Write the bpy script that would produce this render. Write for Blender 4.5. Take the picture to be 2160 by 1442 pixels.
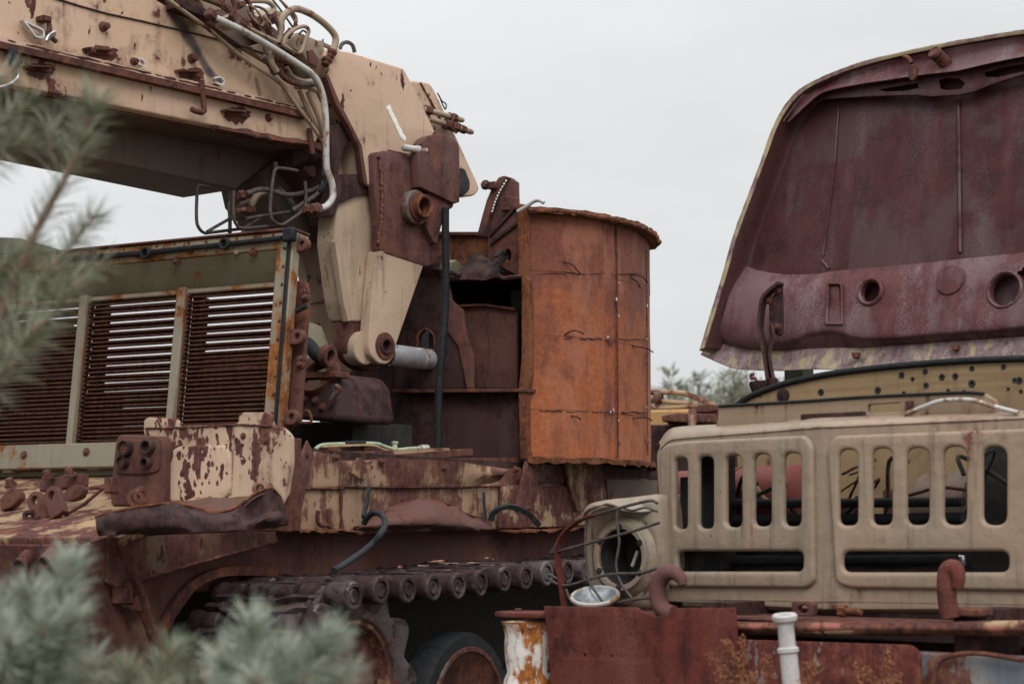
import bpy, bmesh, math, random
from math import sin, cos, tan, atan, pi, radians, sqrt
from mathutils import Vector, Matrix, noise

for o in list(bpy.data.objects):
    bpy.data.objects.remove(o)
SC = bpy.context.scene
COL = SC.collection

# ------------------------------------------------------------------ camera
F, CX, CY, HOR = 4200.0, 1080.0, 721.0, 1120.0      # photo pixels: focal length, centre, eye-level row
EYE = Vector((0, 0, 1.5))
PITCH = atan((HOR - CY) / F)
cam_data = bpy.data.cameras.new('camera')
cam = bpy.data.objects.new('camera', cam_data)
COL.objects.link(cam)
cam.location = EYE
cam.rotation_euler = (radians(90) + PITCH, 0, 0)
cam_data.sensor_width = 36
cam_data.lens = F / 2160 * 36
cam_data.clip_start = 0.05
cam_data.clip_end = 5000
cam_data.dof.use_dof = True
cam_data.dof.focus_distance = 10.2
cam_data.dof.aperture_fstop = 3.2
SC.camera = cam

# ------------------------------------------------------------------ sky: closed cloud cover over a daylight sky
SUN_EL, SUN_AZ = radians(42), radians(172)           # azimuth clockwise from +Y
world = bpy.data.worlds.new('World')
SC.world = world
world.use_nodes = True
wn = world.node_tree
wn.nodes.clear()
def wnode(t, **k):
    n = wn.nodes.new(t)
    for a, b in k.items():
        setattr(n, a, b)
    return n
wout = wnode('ShaderNodeOutputWorld')
wbg = wnode('ShaderNodeBackground')
wsky = wnode('ShaderNodeTexSky', sky_type='NISHITA', sun_disc=False, sun_elevation=SUN_EL, sun_rotation=SUN_AZ)
wtc = wnode('ShaderNodeTexCoord')
wsep = wnode('ShaderNodeSeparateXYZ')
wn.links.new(wtc.outputs['Generated'], wsep.inputs[0])
wsq = wnode('ShaderNodeMath', operation='MULTIPLY')      # overcast luminance: even near the horizon, brighter towards the zenith
wn.links.new(wsep.outputs['Z'], wsq.inputs[0]); wn.links.new(wsep.outputs['Z'], wsq.inputs[1])
wup = wnode('ShaderNodeMapRange')
wup.inputs['From Min'].default_value = 0; wup.inputs['From Max'].default_value = 1
wup.inputs['To Min'].default_value = 6.1; wup.inputs['To Max'].default_value = 22.0
wn.links.new(wsq.outputs[0], wup.inputs['Value'])
wmap = wnode('ShaderNodeMapping'); wmap.inputs['Scale'].default_value = (1, 1, 3.2)
wn.links.new(wtc.outputs['Generated'], wmap.inputs[0])
wnoi = wnode('ShaderNodeTexNoise'); wnoi.inputs['Scale'].default_value = 3.6; wnoi.inputs['Detail'].default_value = 5
wn.links.new(wmap.outputs[0], wnoi.inputs['Vector'])
wvar = wnode('ShaderNodeMapRange')
wvar.inputs['From Min'].default_value = .3; wvar.inputs['From Max'].default_value = .7
wvar.inputs['To Min'].default_value = .90; wvar.inputs['To Max'].default_value = 1.07
wn.links.new(wnoi.outputs['Fac'], wvar.inputs['Value'])
wmul = wnode('ShaderNodeMath', operation='MULTIPLY')
wn.links.new(wup.outputs[0], wmul.inputs[0]); wn.links.new(wvar.outputs[0], wmul.inputs[1])
wcol = wnode('ShaderNodeVectorMath', operation='SCALE')
wcol.inputs[0].default_value = (0.985, 1.0, 1.005)
wn.links.new(wmul.outputs[0], wcol.inputs['Scale'])
wmix = wnode('ShaderNodeMix', data_type='RGBA'); wmix.inputs['Factor'].default_value = .97
wn.links.new(wsky.outputs[0], wmix.inputs['A']); wn.links.new(wcol.outputs[0], wmix.inputs['B'])
wn.links.new(wmix.outputs['Result'], wbg.inputs['Color'])
wbg.inputs['Strength'].default_value = 0.1
wn.links.new(wbg.outputs[0], wout.inputs[0])

# ------------------------------------------------------------------ soft sun behind the clouds
sun_data = bpy.data.lights.new('sun', 'SUN')
sun_data.energy = 1.5
sun_data.angle = radians(28)
sun_data.color = (1.0, .965, .92)
sun = bpy.data.objects.new('sun', sun_data)
COL.objects.link(sun)
sdir = Vector((sin(SUN_AZ) * cos(SUN_EL), cos(SUN_AZ) * cos(SUN_EL), sin(SUN_EL)))
sun.rotation_euler = sdir.to_track_quat('Z', 'Y').to_euler()
sun.location = (0, 0, 30)
sun['kind'] = 'helper'

SC.view_settings.view_transform = 'Standard'
SC.view_settings.look = 'None'
SC.view_settings.exposure = 0.28
SC.view_settings.gamma = 1.0
SC.view_settings.use_curve_mapping = False
SC.render.engine = 'CYCLES'
SC.cycles.use_denoising = True
SC.cycles.max_bounces = 6
SC.cycles.transparent_max_bounces = 8

# ------------------------------------------------------------------ geometry helpers
UP = Vector((0, 0, 1))
def V(*a): return Vector(a)
def ray(px, py):
    x = (px - CX) / F; y = (CY - py) / F
    return Vector((x, cos(PITCH) - y * sin(PITCH), sin(PITCH) + y * cos(PITCH)))
def atY(px, py, Y):
    d = ray(px, py)
    return EYE + d * (Y / d.y)
def atZ(px, py, z):
    d = ray(px, py)
    return EYE + d * ((z - EYE.z) / d.z)
class Plane:
    def __init__(s, o, u, v):
        s.o = Vector(o); s.u = Vector(u).normalized(); s.v = Vector(v)
        s.v = (s.v - s.u * s.v.dot(s.u)).normalized(); s.n = s.u.cross(s.v)
    def off(s, d): return Plane(s.o + s.n * d, s.u, s.v)
    def at(s, px, py, d=0):
        r = ray(px, py)
        return EYE + r * ((s.o + s.n * d - EYE).dot(s.n) / r.dot(s.n))
    def uv(s, p):
        q = p - s.o
        return q.dot(s.u), q.dot(s.v)
    def w(s, u, v, d=0): return s.o + s.u * u + s.v * v + s.n * d
    def mat(s):
        m = Matrix((s.u, s.v, s.n)).transposed().to_4x4(); m.translation = s.o
        return m
# zoom crops of the survey: (x0, y0, scale)
ZC = {1: (0, 0, 2.774), 2: (400, 0, 2.773), 3: (0, 440, 2.774), 4: (600, 340, 2.185), 5: (0, 840, 2.396),
      6: (580, 900, 2.661), 7: (1040, 780, 2.178), 8: (1440, 780, 2.178), 9: (1440, 40, 3.0), 10: (1440, 500, 3.0), 11: (1340, 740, 6.0)}
def z(k, *pts):
    x0, y0, s = ZC[k]
    return [(x0 + p[0] / s, y0 + p[1] / s) + tuple(p[2:]) for p in pts]
def circ(px, py, rx, ry=None, n=20, a0=0):
    ry = rx if ry is None else ry
    return [(px + rx * cos(a0 + 2 * pi * i / n), py + ry * sin(a0 + 2 * pi * i / n)) for i in range(n)]
def rnd(pts, r, n=4):
    """round the corners of a polygon"""
    out = []
    m = len(pts)
    for i in range(m):
        p = Vector(pts[i][:2]); a = Vector(pts[i - 1][:2]); b = Vector(pts[(i + 1) % m][:2])
        rr = min(r, (a - p).length * .45, (b - p).length * .45)
        s = p + (a - p).normalized() * rr; e = p + (b - p).normalized() * rr
        for k in range(n + 1):
            t = k / n
            q = s * (1 - t) ** 2 + p * 2 * t * (1 - t) + e * t * t
            out.append((q.x, q.y))
    return out
def cat(pts, n=6, closed=False):
    """Catmull-Rom through points"""
    P = [Vector(p) for p in pts]
    if len(P) < 3: 
        return [P[0].lerp(P[-1], i / n) for i in range(n + 1)] if len(P) == 2 else P
    out = []
    m = len(P)
    for i in range(m if closed else m - 1):
        if closed:
            a, b, c, d = P[i - 1], P[i], P[(i + 1) % m], P[(i + 2) % m]
        else:
            b, c = P[i], P[i + 1]
            a = P[i - 1] if i else b * 2 - c
            d = P[i + 2] if i + 2 < m else c * 2 - b
        for k in range(n):
            t = k / n
            out.append(.5 * ((2 * b) + (c - a) * t + (2 * a - 5 * b + 4 * c - d) * t * t + (3 * b - a - 3 * c + d) * t ** 3))
    if not closed: out.append(P[-1].copy())
    return out
def jag(pts, amp, step, seed=0, closed=False):
    """ragged edge: subdivide an outline in photo units and shift it a little"""
    out = []; R = random.Random(seed)
    m = len(pts)
    for i in range(m if closed else m - 1):
        a = Vector(pts[i][:2]); b = Vector(pts[(i + 1) % m][:2])
        k = max(1, int((b - a).length / step))
        for j in range(k):
            q = a.lerp(b, j / k)
            if j: q += Vector((R.uniform(-amp, amp), R.uniform(-amp, amp)))
            out.append((q.x, q.y))
    if not closed: out.append(tuple(pts[-1][:2]))
    return out

def thing(name, label, category, loc, group=None, kind=None):
    o = bpy.data.objects.new(name, None)
    COL.objects.link(o)
    o.empty_display_size = .2
    o.location = loc
    tag(o, label, category, group, kind)
    return o
def tag(o, label=None, category=None, group=None, kind=None):
    for k, v in (('label', label), ('category', category), ('group', group), ('kind', kind)):
        if v: o[k] = v
    return o
def wloc(o):
    m = Matrix()
    while o:
        m = o.matrix_parent_inverse @ (Matrix.LocRotScale(o.location, o.rotation_euler, o.scale)) if False else m
        o = o.parent
    return m
def link(name, me, mat, parent=None, matrix=None):
    o = bpy.data.objects.new(name, me)
    COL.objects.link(o)
    if mat is not None and not me.materials: me.materials.append(mat)
    if parent is not None:
        o.parent = parent
        root = parent
        while root.parent: root = root.parent
        if parent.type == 'EMPTY' or 'wm' in parent:
            base = Matrix.Translation(parent.location) if parent.type == 'EMPTY' else Matrix([parent['wm'][i * 4:i * 4 + 4] for i in range(4)])
            o.matrix_parent_inverse = base.inverted()
    if matrix is not None:
        o.matrix_basis = matrix
        o['wm'] = [x for r in matrix for x in r]
    return o
def fin(me, ang=38):
    me.validate(); me.update()
    me.shade_smooth()
    me.set_sharp_from_angle(angle=radians(ang))
    return me
def mesh(name, verts, faces, mat, parent=None, bev=0, seg=1, ang=38, matrix=None):
    me = bpy.data.meshes.new(name)
    me.from_pydata([tuple(v) for v in verts], [], faces)
    bm = bmesh.new(); bm.from_mesh(me)
    bmesh.ops.recalc_face_normals(bm, faces=bm.faces)
    if bev:
        ed = [e for e in bm.edges if len(e.link_faces) == 2 and e.calc_face_angle(0) > .35]
        bmesh.ops.bevel(bm, geom=ed, offset=bev, segments=seg, affect='EDGES', profile=.5, clamp_overlap=True)
    bm.to_mesh(me); bm.free()
    fin(me, ang)
    return link(name, me, mat, parent, matrix)
def plate_mesh(name, pl, outer, holes, th, bev, front, seg=2):
    cu = bpy.data.curves.new(name, 'CURVE'); cu.dimensions = '2D'; cu.fill_mode = 'BOTH'
    for poly in [outer] + holes:
        sp = cu.splines.new('POLY'); sp.points.add(len(poly) - 1); sp.use_cyclic_u = True
        for q, p in zip(sp.points, poly): q.co = (p[0], p[1], 0, 1)
    bev = min(bev, th * .48)
    cu.bevel_depth = bev; cu.bevel_resolution = seg; cu.extrude = th / 2 - bev; cu.offset = -bev
    ob = bpy.data.objects.new(name, cu); COL.objects.link(ob)
    dg = bpy.context.evaluated_depsgraph_get()
    me = bpy.data.meshes.new_from_object(ob.evaluated_get(dg))
    bpy.data.objects.remove(ob); bpy.data.curves.remove(cu)
    me.name = name
    bm = bmesh.new(); bm.from_mesh(me)
    bmesh.ops.remove_doubles(bm, verts=bm.verts, dist=1e-5)
    bmesh.ops.recalc_face_normals(bm, faces=bm.faces)
    bm.to_mesh(me); bm.free()
    me.transform(pl.mat() @ Matrix.Translation((0, 0, front - th / 2)))
    me.materials.clear()
    return fin(me)
def plate(name, pl, px, th, mat, parent=None, holes=(), front=0, bev=.004, uv=False, seg=2, warp=0, wseed=0):
    """a plate of real thickness: outline and holes given in photo pixels on the plane pl (or in its metres)"""
    c = (lambda p: (p[0], p[1])) if uv else (lambda p: pl.uv(pl.at(p[0], p[1], front)))
    me = plate_mesh(name, pl, [c(p) for p in px], [[c(p) for p in h] for h in holes], th, bev, front, seg)
    return link(name, me, mat, parent)
def box(name, pl, u0, u1, v0, v1, d0, d1, mat, parent=None, bev=.004):
    vs = [pl.w(u, v, d) for d in (d0, d1) for v in (v0, v1) for u in (u0, u1)]
    fs = [(0, 1, 3, 2), (4, 6, 7, 5), (0, 4, 5, 1), (2, 3, 7, 6), (0, 2, 6, 4), (1, 5, 7, 3)]
    return mesh(name, vs, fs, mat, parent, bev)
def boxpx(name, pl, x0, y0, x1, y1, d0, d1, mat, parent=None, bev=.004):
    """box whose front face spans the two photo corners on the plane"""
    a = pl.uv(pl.at(x0, y0, d1)); b = pl.uv(pl.at(x1, y1, d1))
    return box(name, pl, min(a[0], b[0]), max(a[0], b[0]), min(a[1], b[1]), max(a[1], b[1]), d0, d1, mat, parent, bev)
def prism(name, base, vec, mat, parent=None, bev=.004):
    n = len(base); vec = Vector(vec)
    vs = [Vector(p) for p in base] + [Vector(p) + vec for p in base]
    fs = [tuple(range(n)), tuple(range(2 * n - 1, n - 1, -1))] + [(i, (i + 1) % n, n + (i + 1) % n, n + i) for i in range(n)]
    return mesh(name, vs, fs, mat, parent, bev)
def tube_data(pts, r, n=8, sq=None):
    """ring sweep; r a number or list; sq = (a, b) sweeps a flat strap section"""
    P = [Vector(p) for p in pts]
    R = r if isinstance(r, (list, tuple)) else [r] * len(P)
    vs, fs = [], []
    t0 = (P[1] - P[0]).normalized()
    ref = UP if abs(t0.z) < .9 else Vector((1, 0, 0))
    nrm = (ref - t0 * ref.dot(t0)).normalized()
    for i, p in enumerate(P):
        t = (P[min(i + 1, len(P) - 1)] - P[max(i - 1, 0)]).normalized()
        nrm = (nrm - t * nrm.dot(t))
        nrm = nrm.normalized() if nrm.length > 1e-6 else t.orthogonal().normalized()
        b = t.cross(nrm)
        if sq:
            for a, c in ((-1, -1), (1, -1), (1, 1), (-1, 1)):
                vs.append(p + nrm * a * sq[0] + b * c * sq[1])
        else:
            for k in range(n):
                a = 2 * pi * k / n
                vs.append(p + (nrm * cos(a) + b * sin(a)) * R[i])
    m = 4 if sq else n
    for i in range(len(P) - 1):
        for k in range(m):
            fs.append((i * m + k, i * m + (k + 1) % m, (i + 1) * m + (k + 1) % m, (i + 1) * m + k))
    fs.append(tuple(range(m))[::-1]); fs.append(tuple(range((len(P) - 1) * m, len(P) * m)))
    return vs, fs
def tube(name, pts, r, mat, parent=None, n=8, sub=5, sq=None):
    if isinstance(r, (list, tuple)) : sub = 0
    pp = cat(pts, sub) if sub and len(pts) > 2 else [Vector(p) for p in pts]
    vs, fs = tube_data(pp, r, n, sq)
    return mesh(name, vs, fs, mat, parent, ang=50)
def tubepx(name, pl, px, r, mat, parent=None, n=8, sub=5, d=0, sq=None):
    return tube(name, [pl.at(p[0], p[1], p[2] if len(p) > 2 else d) for p in px], r, mat, parent, n, sub, sq)
def lathe_data(o, ax, prof, n=24):
    o = Vector(o); ax = Vector(ax).normalized()
    e = (UP if abs(ax.z) < .9 else Vector((1, 0, 0))); e = (e - ax * e.dot(ax)).normalized(); f = ax.cross(e)
    vs, fs = [], []
    for (r, h) in prof:
        for k in range(n):
            a = 2 * pi * k / n
            vs.append(o + ax * h + (e * cos(a) + f * sin(a)) * max(r, 1e-4))
    for i in range(len(prof) - 1):
        for k in range(n):
            fs.append((i * n + k, i * n + (k + 1) % n, (i + 1) * n + (k + 1) % n, (i + 1) * n + k))
    return vs, fs
def lathe(name, o, ax, prof, mat, parent=None, n=24, cap=True, bev=0):
    vs, fs = lathe_data(o, ax, prof, n)
    if cap:
        fs.append(tuple(range(n))[::-1]); fs.append(tuple(range((len(prof) - 1) * n, len(prof) * n)))
    return mesh(name, vs, fs, mat, parent, bev)
def ring(name, o, ax, ro, ri, h0, h1, mat, parent=None, n=28, c=.004):
    pr = [(ri, h0), (ro - c, h0), (ro, h0 + c), (ro, h1 - c), (ro - c, h1), (ri + c, h1), (ri, h1 - c), (ri, h0)]
    return lathe(name, o, ax, pr, mat, parent, n, cap=False)
def sheet(name, rows, th, mat, parent=None, sub=4, crumple=0, cs=6.0, seed=0, ang=45):
    """bent sheet metal through a grid of points"""
    g = [cat(r, sub) for r in rows]
    if len(rows) > 1:
        cols = [cat([g[i][j] for i in range(len(g))], sub) for j in range(len(g[0]))]
    nc, nr = len(cols), len(cols[0])
    pts = [[cols[j][i] for j in range(nc)] for i in range(nr)]
    nm = [[None] * nc for _ in range(nr)]
    for i in range(nr):
        for j in range(nc):
            du = pts[i][min(j + 1, nc - 1)] - pts[i][max(j - 1, 0)]
            dv = pts[min(i + 1, nr - 1)][j] - pts[max(i - 1, 0)][j]
            q = du.cross(dv)
            q = q.normalized() if q.length > 1e-9 else UP.copy()
            if q.dot(EYE - pts[i][j]) < 0: q = -q
            nm[i][j] = q
    sv = Vector((seed * 3.1, seed * 1.7, seed))
    if crumple:
        for i in range(nr):
            for j in range(nc):
                pts[i][j] = pts[i][j] + nm[i][j] * noise.fractal(pts[i][j] * cs + sv, 1, 2, 3) * crumple
    vs = [p for r in pts for p in r] + [pts[i][j] - nm[i][j] * th for i in range(nr) for j in range(nc)]
    N = nr * nc
    fs = []
    for i in range(nr - 1):
        for j in range(nc - 1):
            a = i * nc + j
            fs.append((a, a + 1, a + nc + 1, a + nc)); fs.append((N + a, N + a + nc, N + a + nc + 1, N + a + 1))
    bd = [j for j in range(nc)] + [i * nc + nc - 1 for i in range(1, nr)] + [(nr - 1) * nc + j for j in range(nc - 2, -1, -1)] + [i * nc for i in range(nr - 2, 0, -1)]
    for k in range(len(bd)):
        a, b = bd[k], bd[(k + 1) % len(bd)]
        fs.append((a, b, N + b, N + a))
    return mesh(name, vs, fs, mat, parent, ang=ang)
def sheetpx(name, pl, rows, th, mat, parent=None, **k):
    return sheet(name, [[pl.at(p[0], p[1], p[2] if len(p) > 2 else 0) for p in r] for r in rows], th, mat, parent, **k)
_hex = {}
def bolt(name, p, n, r, mat, parent, h=None, six=6):
    """hexagon bolt head on a washer; all bolts of a size share their mesh"""
    h = h or r * .8
    key = (round(r, 4), round(h, 4), mat.name, six)
    if key not in _hex:
        vs, fs = [], []
        for rr, z0, z1, k in ((r * 1.45, -.002, h * .25, 12), (r, h * .25, h, six)):
            b = len(vs)
            for zz, q in ((z0, rr), (z1 - .15 * h * (k == six), rr), (z1, rr * .85)):
                vs += [(q * cos(2 * pi * i / k), q * sin(2 * pi * i / k), zz) for i in range(k)]
            for s in range(2):
                fs += [(b + s * k + i, b + s * k + (i + 1) % k, b + (s + 1) * k + (i + 1) % k, b + (s + 1) * k + i) for i in range(k)]
            fs.append(tuple(b + 2 * k + i for i in range(k)))
        me = bpy.data.meshes.new('bolt'); me.from_pydata(vs, [], fs); fin(me); me.materials.append(mat)
        _hex[key] = me
    q = Vector(n).to_track_quat('Z', 'Y').to_matrix().to_4x4()
    q.translation = Vector(p)
    return link(name, _hex[key], None, parent, q)
def weld(name, pts, r, mat, parent=None, seed=1, step=.012):
    """lumpy weld bead along a path"""
    P = [Vector(p) for p in pts]; Rn = random.Random(seed)
    dense = []
    for a, b in zip(P, P[1:]):
        k = max(1, int((b - a).length / step))
        dense += [a.lerp(b, i / k) for i in range(k)]
    dense.append(P[-1])
    rr = [r * Rn.uniform(.65, 1.25) for _ in dense]
    dense = [p + Vector((Rn.uniform(-1, 1), Rn.uniform(-1, 1), Rn.uniform(-1, 1))) * r * .25 for p in dense]
    vs, fs = tube_data(dense, rr, 6)
    return mesh(name, vs, fs, mat, parent, ang=80)

# ------------------------------------------------------------------ materials
def nodes(name):
    m = bpy.data.materials.new(name); m.use_nodes = True
    nt = m.node_tree; nt.nodes.clear()
    return m, nt
class NB:
    def __init__(s, nt): s.nt = nt
    def n(s, t, ins=None, **k):
        x = s.nt.nodes.new(t)
        for a, b in k.items(): setattr(x, a, b)
        for a, b in (ins or {}).items(): s.set(x.inputs[a], b)
        return x
    def set(s, sock, v):
        if hasattr(v, 'is_output'): s.nt.links.new(v, sock)
        else: sock.default_value = v
    def math(s, op, a, b=0.0, clamp=False):
        x = s.n('ShaderNodeMath', operation=op, use_clamp=clamp)
        s.set(x.inputs[0], a); s.set(x.inputs[1], b)
        return x.outputs[0]
    def noise(s, vec, sc, det=5, ro=.55, dist=0.0):
        x = s.n('ShaderNodeTexNoise', {'Vector': vec, 'Scale': sc, 'Detail': det, 'Roughness': ro, 'Distortion': dist})
        return x.outputs['Fac']
    def scale(s, vec, v, loc=(0, 0, 0)):
        x = s.n('ShaderNodeMapping', {'Vector': vec, 'Scale': v, 'Location': loc})
        return x.outputs[0]
    def step(s, v, lo, hi):
        x = s.n('ShaderNodeMapRange', interpolation_type='SMOOTHSTEP')
        s.set(x.inputs['Value'], v); s.set(x.inputs['From Min'], lo); s.set(x.inputs['From Max'], hi)
        return x.outputs[0]
    def mix(s, f, a, b, mode='MIX'):
        x = s.n('ShaderNodeMix', data_type='RGBA', blend_type=mode)
        s.set(x.inputs['Factor'], f)
        for k, v in (('A', a), ('B', b)):
            s.set(x.inputs[k], v if hasattr(v, 'is_output') else (*v[:3], 1))
        return x.outputs['Result']
    def ramp(s, f, stops):
        x = s.n('ShaderNodeValToRGB'); s.set(x.inputs[0], f)
        el = x.color_ramp.elements
        while len(el) < len(stops): el.new(.5)
        for e, (p, c) in zip(el, stops): e.position = p; e.color = (*c, 1)
        return x.outputs[0]
RUST = ((.035, .017, .016), (.105, .047, .036), (.21, .082, .042))
def satc(c, k):
    l = sum(c) / 3
    return tuple(max(.002, l + (x - l) * k) for x in c)
def worn(name, paint, rust=RUST, cover=.3, sc=6.0, streak=.35, rough=.62, rrough=.85, halo=.5, edge=.3, bump=.35, scratch=0.0, chips=0.0, spots=0.0,
         stain=None, spec=.35, paint2=None, dirt=.35, metal=0.0, speck=None, wet=0.0, seed=0.0, low=.8, moss=0.0, orange=0.0, soft=0.0, drip=0.0, dent=.6, runs=0.0):
    """flaking paint over rust (cover 0..1 = share of rust); colours are the real surface colours"""
    rust = tuple((c_[0], c_[1] * .97, c_[2] * 1.03) for c_ in (satc(tuple(.84 * x for x in c), 1.03) for c in rust))
    if paint[0] > 1.75 * paint[2] and paint[0] < .25: paint = satc(tuple(q_ * x for q_, x in zip((.84, .815, .87), paint)), 1.02)
    m, nt = nodes(name); b = NB(nt)
    out = b.n('ShaderNodeOutputMaterial'); bs = b.n('ShaderNodeBsdfPrincipled')
    nt.links.new(bs.outputs[0], out.inputs[0])
    geo = b.n('ShaderNodeNewGeometry')
    pos = b.scale(geo.outputs['Position'], (1, 1, 1), (seed, seed * .7, seed * .3))
    nM = b.noise(pos, sc, 9, .64)
    nL = b.noise(pos, sc * .28, 3, .5)
    nS = b.noise(b.scale(pos, (7, 7, .55)), sc * .55, 5, .6)
    nF = b.noise(pos, 55, 5, .65)
    v = b.math('ADD', nM, b.math('MULTIPLY', b.math('SUBTRACT', nS, .5), streak))
    v = b.math('ADD', v, b.math('MULTIPLY', b.math('SUBTRACT', nL, .5), low))
    thr = .5 + (.5 - cover) * .55
    if edge:
        bv = b.n('ShaderNodeBevel', {'Radius': .014}, samples=3)
        dp = b.n('ShaderNodeVectorMath', operation='DOT_PRODUCT')
        nt.links.new(bv.outputs[0], dp.inputs[0]); nt.links.new(geo.outputs['Normal'], dp.inputs[1])
        e = b.step(b.math('SUBTRACT', 1.0, dp.outputs['Value']), .01, .2)
        v = b.math('ADD', v, b.math('MULTIPLY', e, edge))
    mask = b.step(v, thr - .012 - soft, thr + .016 + soft)
    hal = b.step(v, thr - .11, thr)
    if scratch:
        k = b.noise(b.scale(pos, (1.6, 1.6, .7), (3, 1, 9)), sc * 2.6, 2, .5, .3)
        line = b.math('SUBTRACT', 1.0, b.step(b.math('ABSOLUTE', b.math('SUBTRACT', k, .5)), .006, .016))
        gate = b.step(b.noise(pos, sc * 2.6, 3, .6), .66 - scratch * .14, .70 - scratch * .14)
        mask = b.math('MAXIMUM', mask, b.math('MULTIPLY', line, gate))
    if chips:
        wv = b.n('ShaderNodeTexNoise', {'Vector': pos, 'Scale': 9.0, 'Detail': 4.0})
        wp_ = b.n('ShaderNodeVectorMath', operation='MULTIPLY_ADD'); nt.links.new(wv.outputs['Color'], wp_.inputs[0]); wp_.inputs[1].default_value = (.07, .07, .07); nt.links.new(pos, wp_.inputs[2])
        for ang, scl, amt in ((34, (19, 19, 4.6), 1.0), (-40, (25, 25, 8.5), .85), (8, (44, 44, 24), .9)):
            mp = b.n('ShaderNodeMapping', {'Vector': wp_.outputs[0], 'Scale': scl, 'Rotation': (0, radians(ang), radians(ang * .7))})
            vo = b.n('ShaderNodeTexVoronoi', {'Vector': mp.outputs[0], 'Scale': 1.0})
            rc_ = b.n('ShaderNodeSeparateColor', {'Color': vo.outputs['Color']})
            on = b.math('MULTIPLY', b.math('SUBTRACT', rc_.outputs[0], 1 - .85 * chips), .86 * amt)
            on = b.math('SUBTRACT', on, b.math('MULTIPLY', b.math('SUBTRACT', 1.0, b.step(b.noise(pos, 1.9, 4, .6), .40, .62)), .30))
            dd = b.math('ADD', vo.outputs['Distance'], b.math('MULTIPLY', b.math('SUBTRACT', nF, .5), .5))
            mask = b.math('MAXIMUM', mask, b.step(b.math('SUBTRACT', on, dd), -.02, .02))
    if spots:
        vo = b.n('ShaderNodeTexVoronoi', {'Vector': pos, 'Scale': 9.0})
        rad = b.math('MULTIPLY', b.n('ShaderNodeSeparateColor', {'Color': vo.outputs['Color']}).outputs[0], .22)
        sp = b.math('LESS_THAN', vo.outputs['Distance'], b.math('MULTIPLY', b.math('MAXIMUM', b.math('SUBTRACT', rad, .12), 0.0), spots))
        mask = b.math('MAXIMUM', mask, sp)
    p2 = paint2 or tuple(c * .78 for c in paint)
    pc = b.mix(b.step(nL, .35, .68), paint, p2)
    pc = b.mix(b.math('MULTIPLY', b.step(nS, .52, .75), dirt), pc, tuple(c * .45 for c in paint))
    if drip:
        pc = b.mix(b.math('MULTIPLY', b.step(b.noise(b.scale(pos, (9, 9, .5), (4, 8, 2)), 1.7, 5, .65), .5, .62), drip), pc, p2)
    pc = b.mix(b.math('MULTIPLY', b.step(nF, .5, .8), .25), pc, tuple(min(1, c * 1.25) for c in paint))
    if runs:
        ru = b.math('MULTIPLY', b.step(b.noise(b.scale(pos, (30, 30, .9), (1, 6, 2)), 1.0, 4, .6), .60, .70), b.step(b.noise(pos, 2.3, 4, .6), .47, .62))
        pc = b.mix(b.math('MULTIPLY', ru, runs), pc, (.13, .065, .045))
    pc = b.mix(b.math('MULTIPLY', hal, halo), pc, tuple(.55 * r + .25 * p for r, p in zip(rust[2], paint)))
    rn = b.math('ADD', b.math('MULTIPLY', b.noise(pos, sc * 3.1, 7, .68), .65), b.math('MULTIPLY', nF, .35))
    rn = b.math('ADD', rn, b.math('MULTIPLY', b.math('SUBTRACT', nS, .5), .5))
    rc = b.ramp(rn, [(.34, rust[0]), (.5, rust[1]), (.68, rust[2])])
    if orange:
        rc = b.mix(b.math('MULTIPLY', b.step(b.noise(b.scale(pos, (1, 1, .5), (7, 2, 5)), sc * .9, 5, .6), .56, .72), orange), rc, (.34, .125, .035))
    if stain:
        for (sa, sb, sw, amt) in stain:
            sa, sb = Vector(sa), Vector(sb); dv_ = sb - sa
            rel = b.n('ShaderNodeVectorMath', operation='SUBTRACT'); nt.links.new(geo.outputs['Position'], rel.inputs[0]); rel.inputs[1].default_value = sa
            dt = b.n('ShaderNodeVectorMath', operation='DOT_PRODUCT'); nt.links.new(rel.outputs[0], dt.inputs[0]); dt.inputs[1].default_value = dv_ / dv_.length_squared
            tt = b.math('ADD', dt.outputs['Value'], 0.0, True)
            pr = b.n('ShaderNodeVectorMath', operation='SCALE'); pr.inputs[0].default_value = dv_; nt.links.new(tt, pr.inputs['Scale'])
            ds = b.n('ShaderNodeVectorMath', operation='DISTANCE'); nt.links.new(rel.outputs[0], ds.inputs[0]); nt.links.new(pr.outputs[0], ds.inputs[1])
            dd = b.math('ADD', ds.outputs['Value'], b.math('MULTIPLY', b.math('SUBTRACT', nM, .5), sw * 1.6))
            pc = b.mix(b.math('MULTIPLY', b.math('SUBTRACT', 1.0, b.step(dd, sw * .25, sw)), amt), pc, (.045, .04, .042))
    col = b.mix(mask, pc, rc)
    if speck:
        sv = b.math('ADD', b.noise(pos, 190, 3, .7), b.math('MULTIPLY', b.math('SUBTRACT', b.noise(b.scale(pos, (3, 3, .5)), 2.6, 4), .5), .7))
        col = b.mix(b.math('MULTIPLY', b.step(sv, .50, .78), speck[3]), col, speck[:3])
    if moss:
        col = b.mix(b.math('MULTIPLY', b.step(b.noise(pos, 9, 6, .7), .56, .66), moss), col, (.075, .07, .02))
    bs.inputs['Base Color'].default_value = (*paint, 1)
    nt.links.new(col, bs.inputs['Base Color'])
    rg = b.math('ADD', b.math('MULTIPLY', mask, rrough - rough), rough)
    rg = b.math('ADD', rg, b.math('MULTIPLY', b.math('SUBTRACT', nF, .5), .3), True)
    nt.links.new(rg, bs.inputs['Roughness'])
    nt.links.new(b.math('ADD', b.math('MULTIPLY', mask, .14 - spec * .6), spec * .6), bs.inputs['Specular IOR Level'])
    bs.inputs['Metallic'].default_value = metal
    h = b.math('ADD', b.math('MULTIPLY', b.math('MULTIPLY', mask, -1.0), .5), b.math('MULTIPLY', rn, .9))
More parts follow.
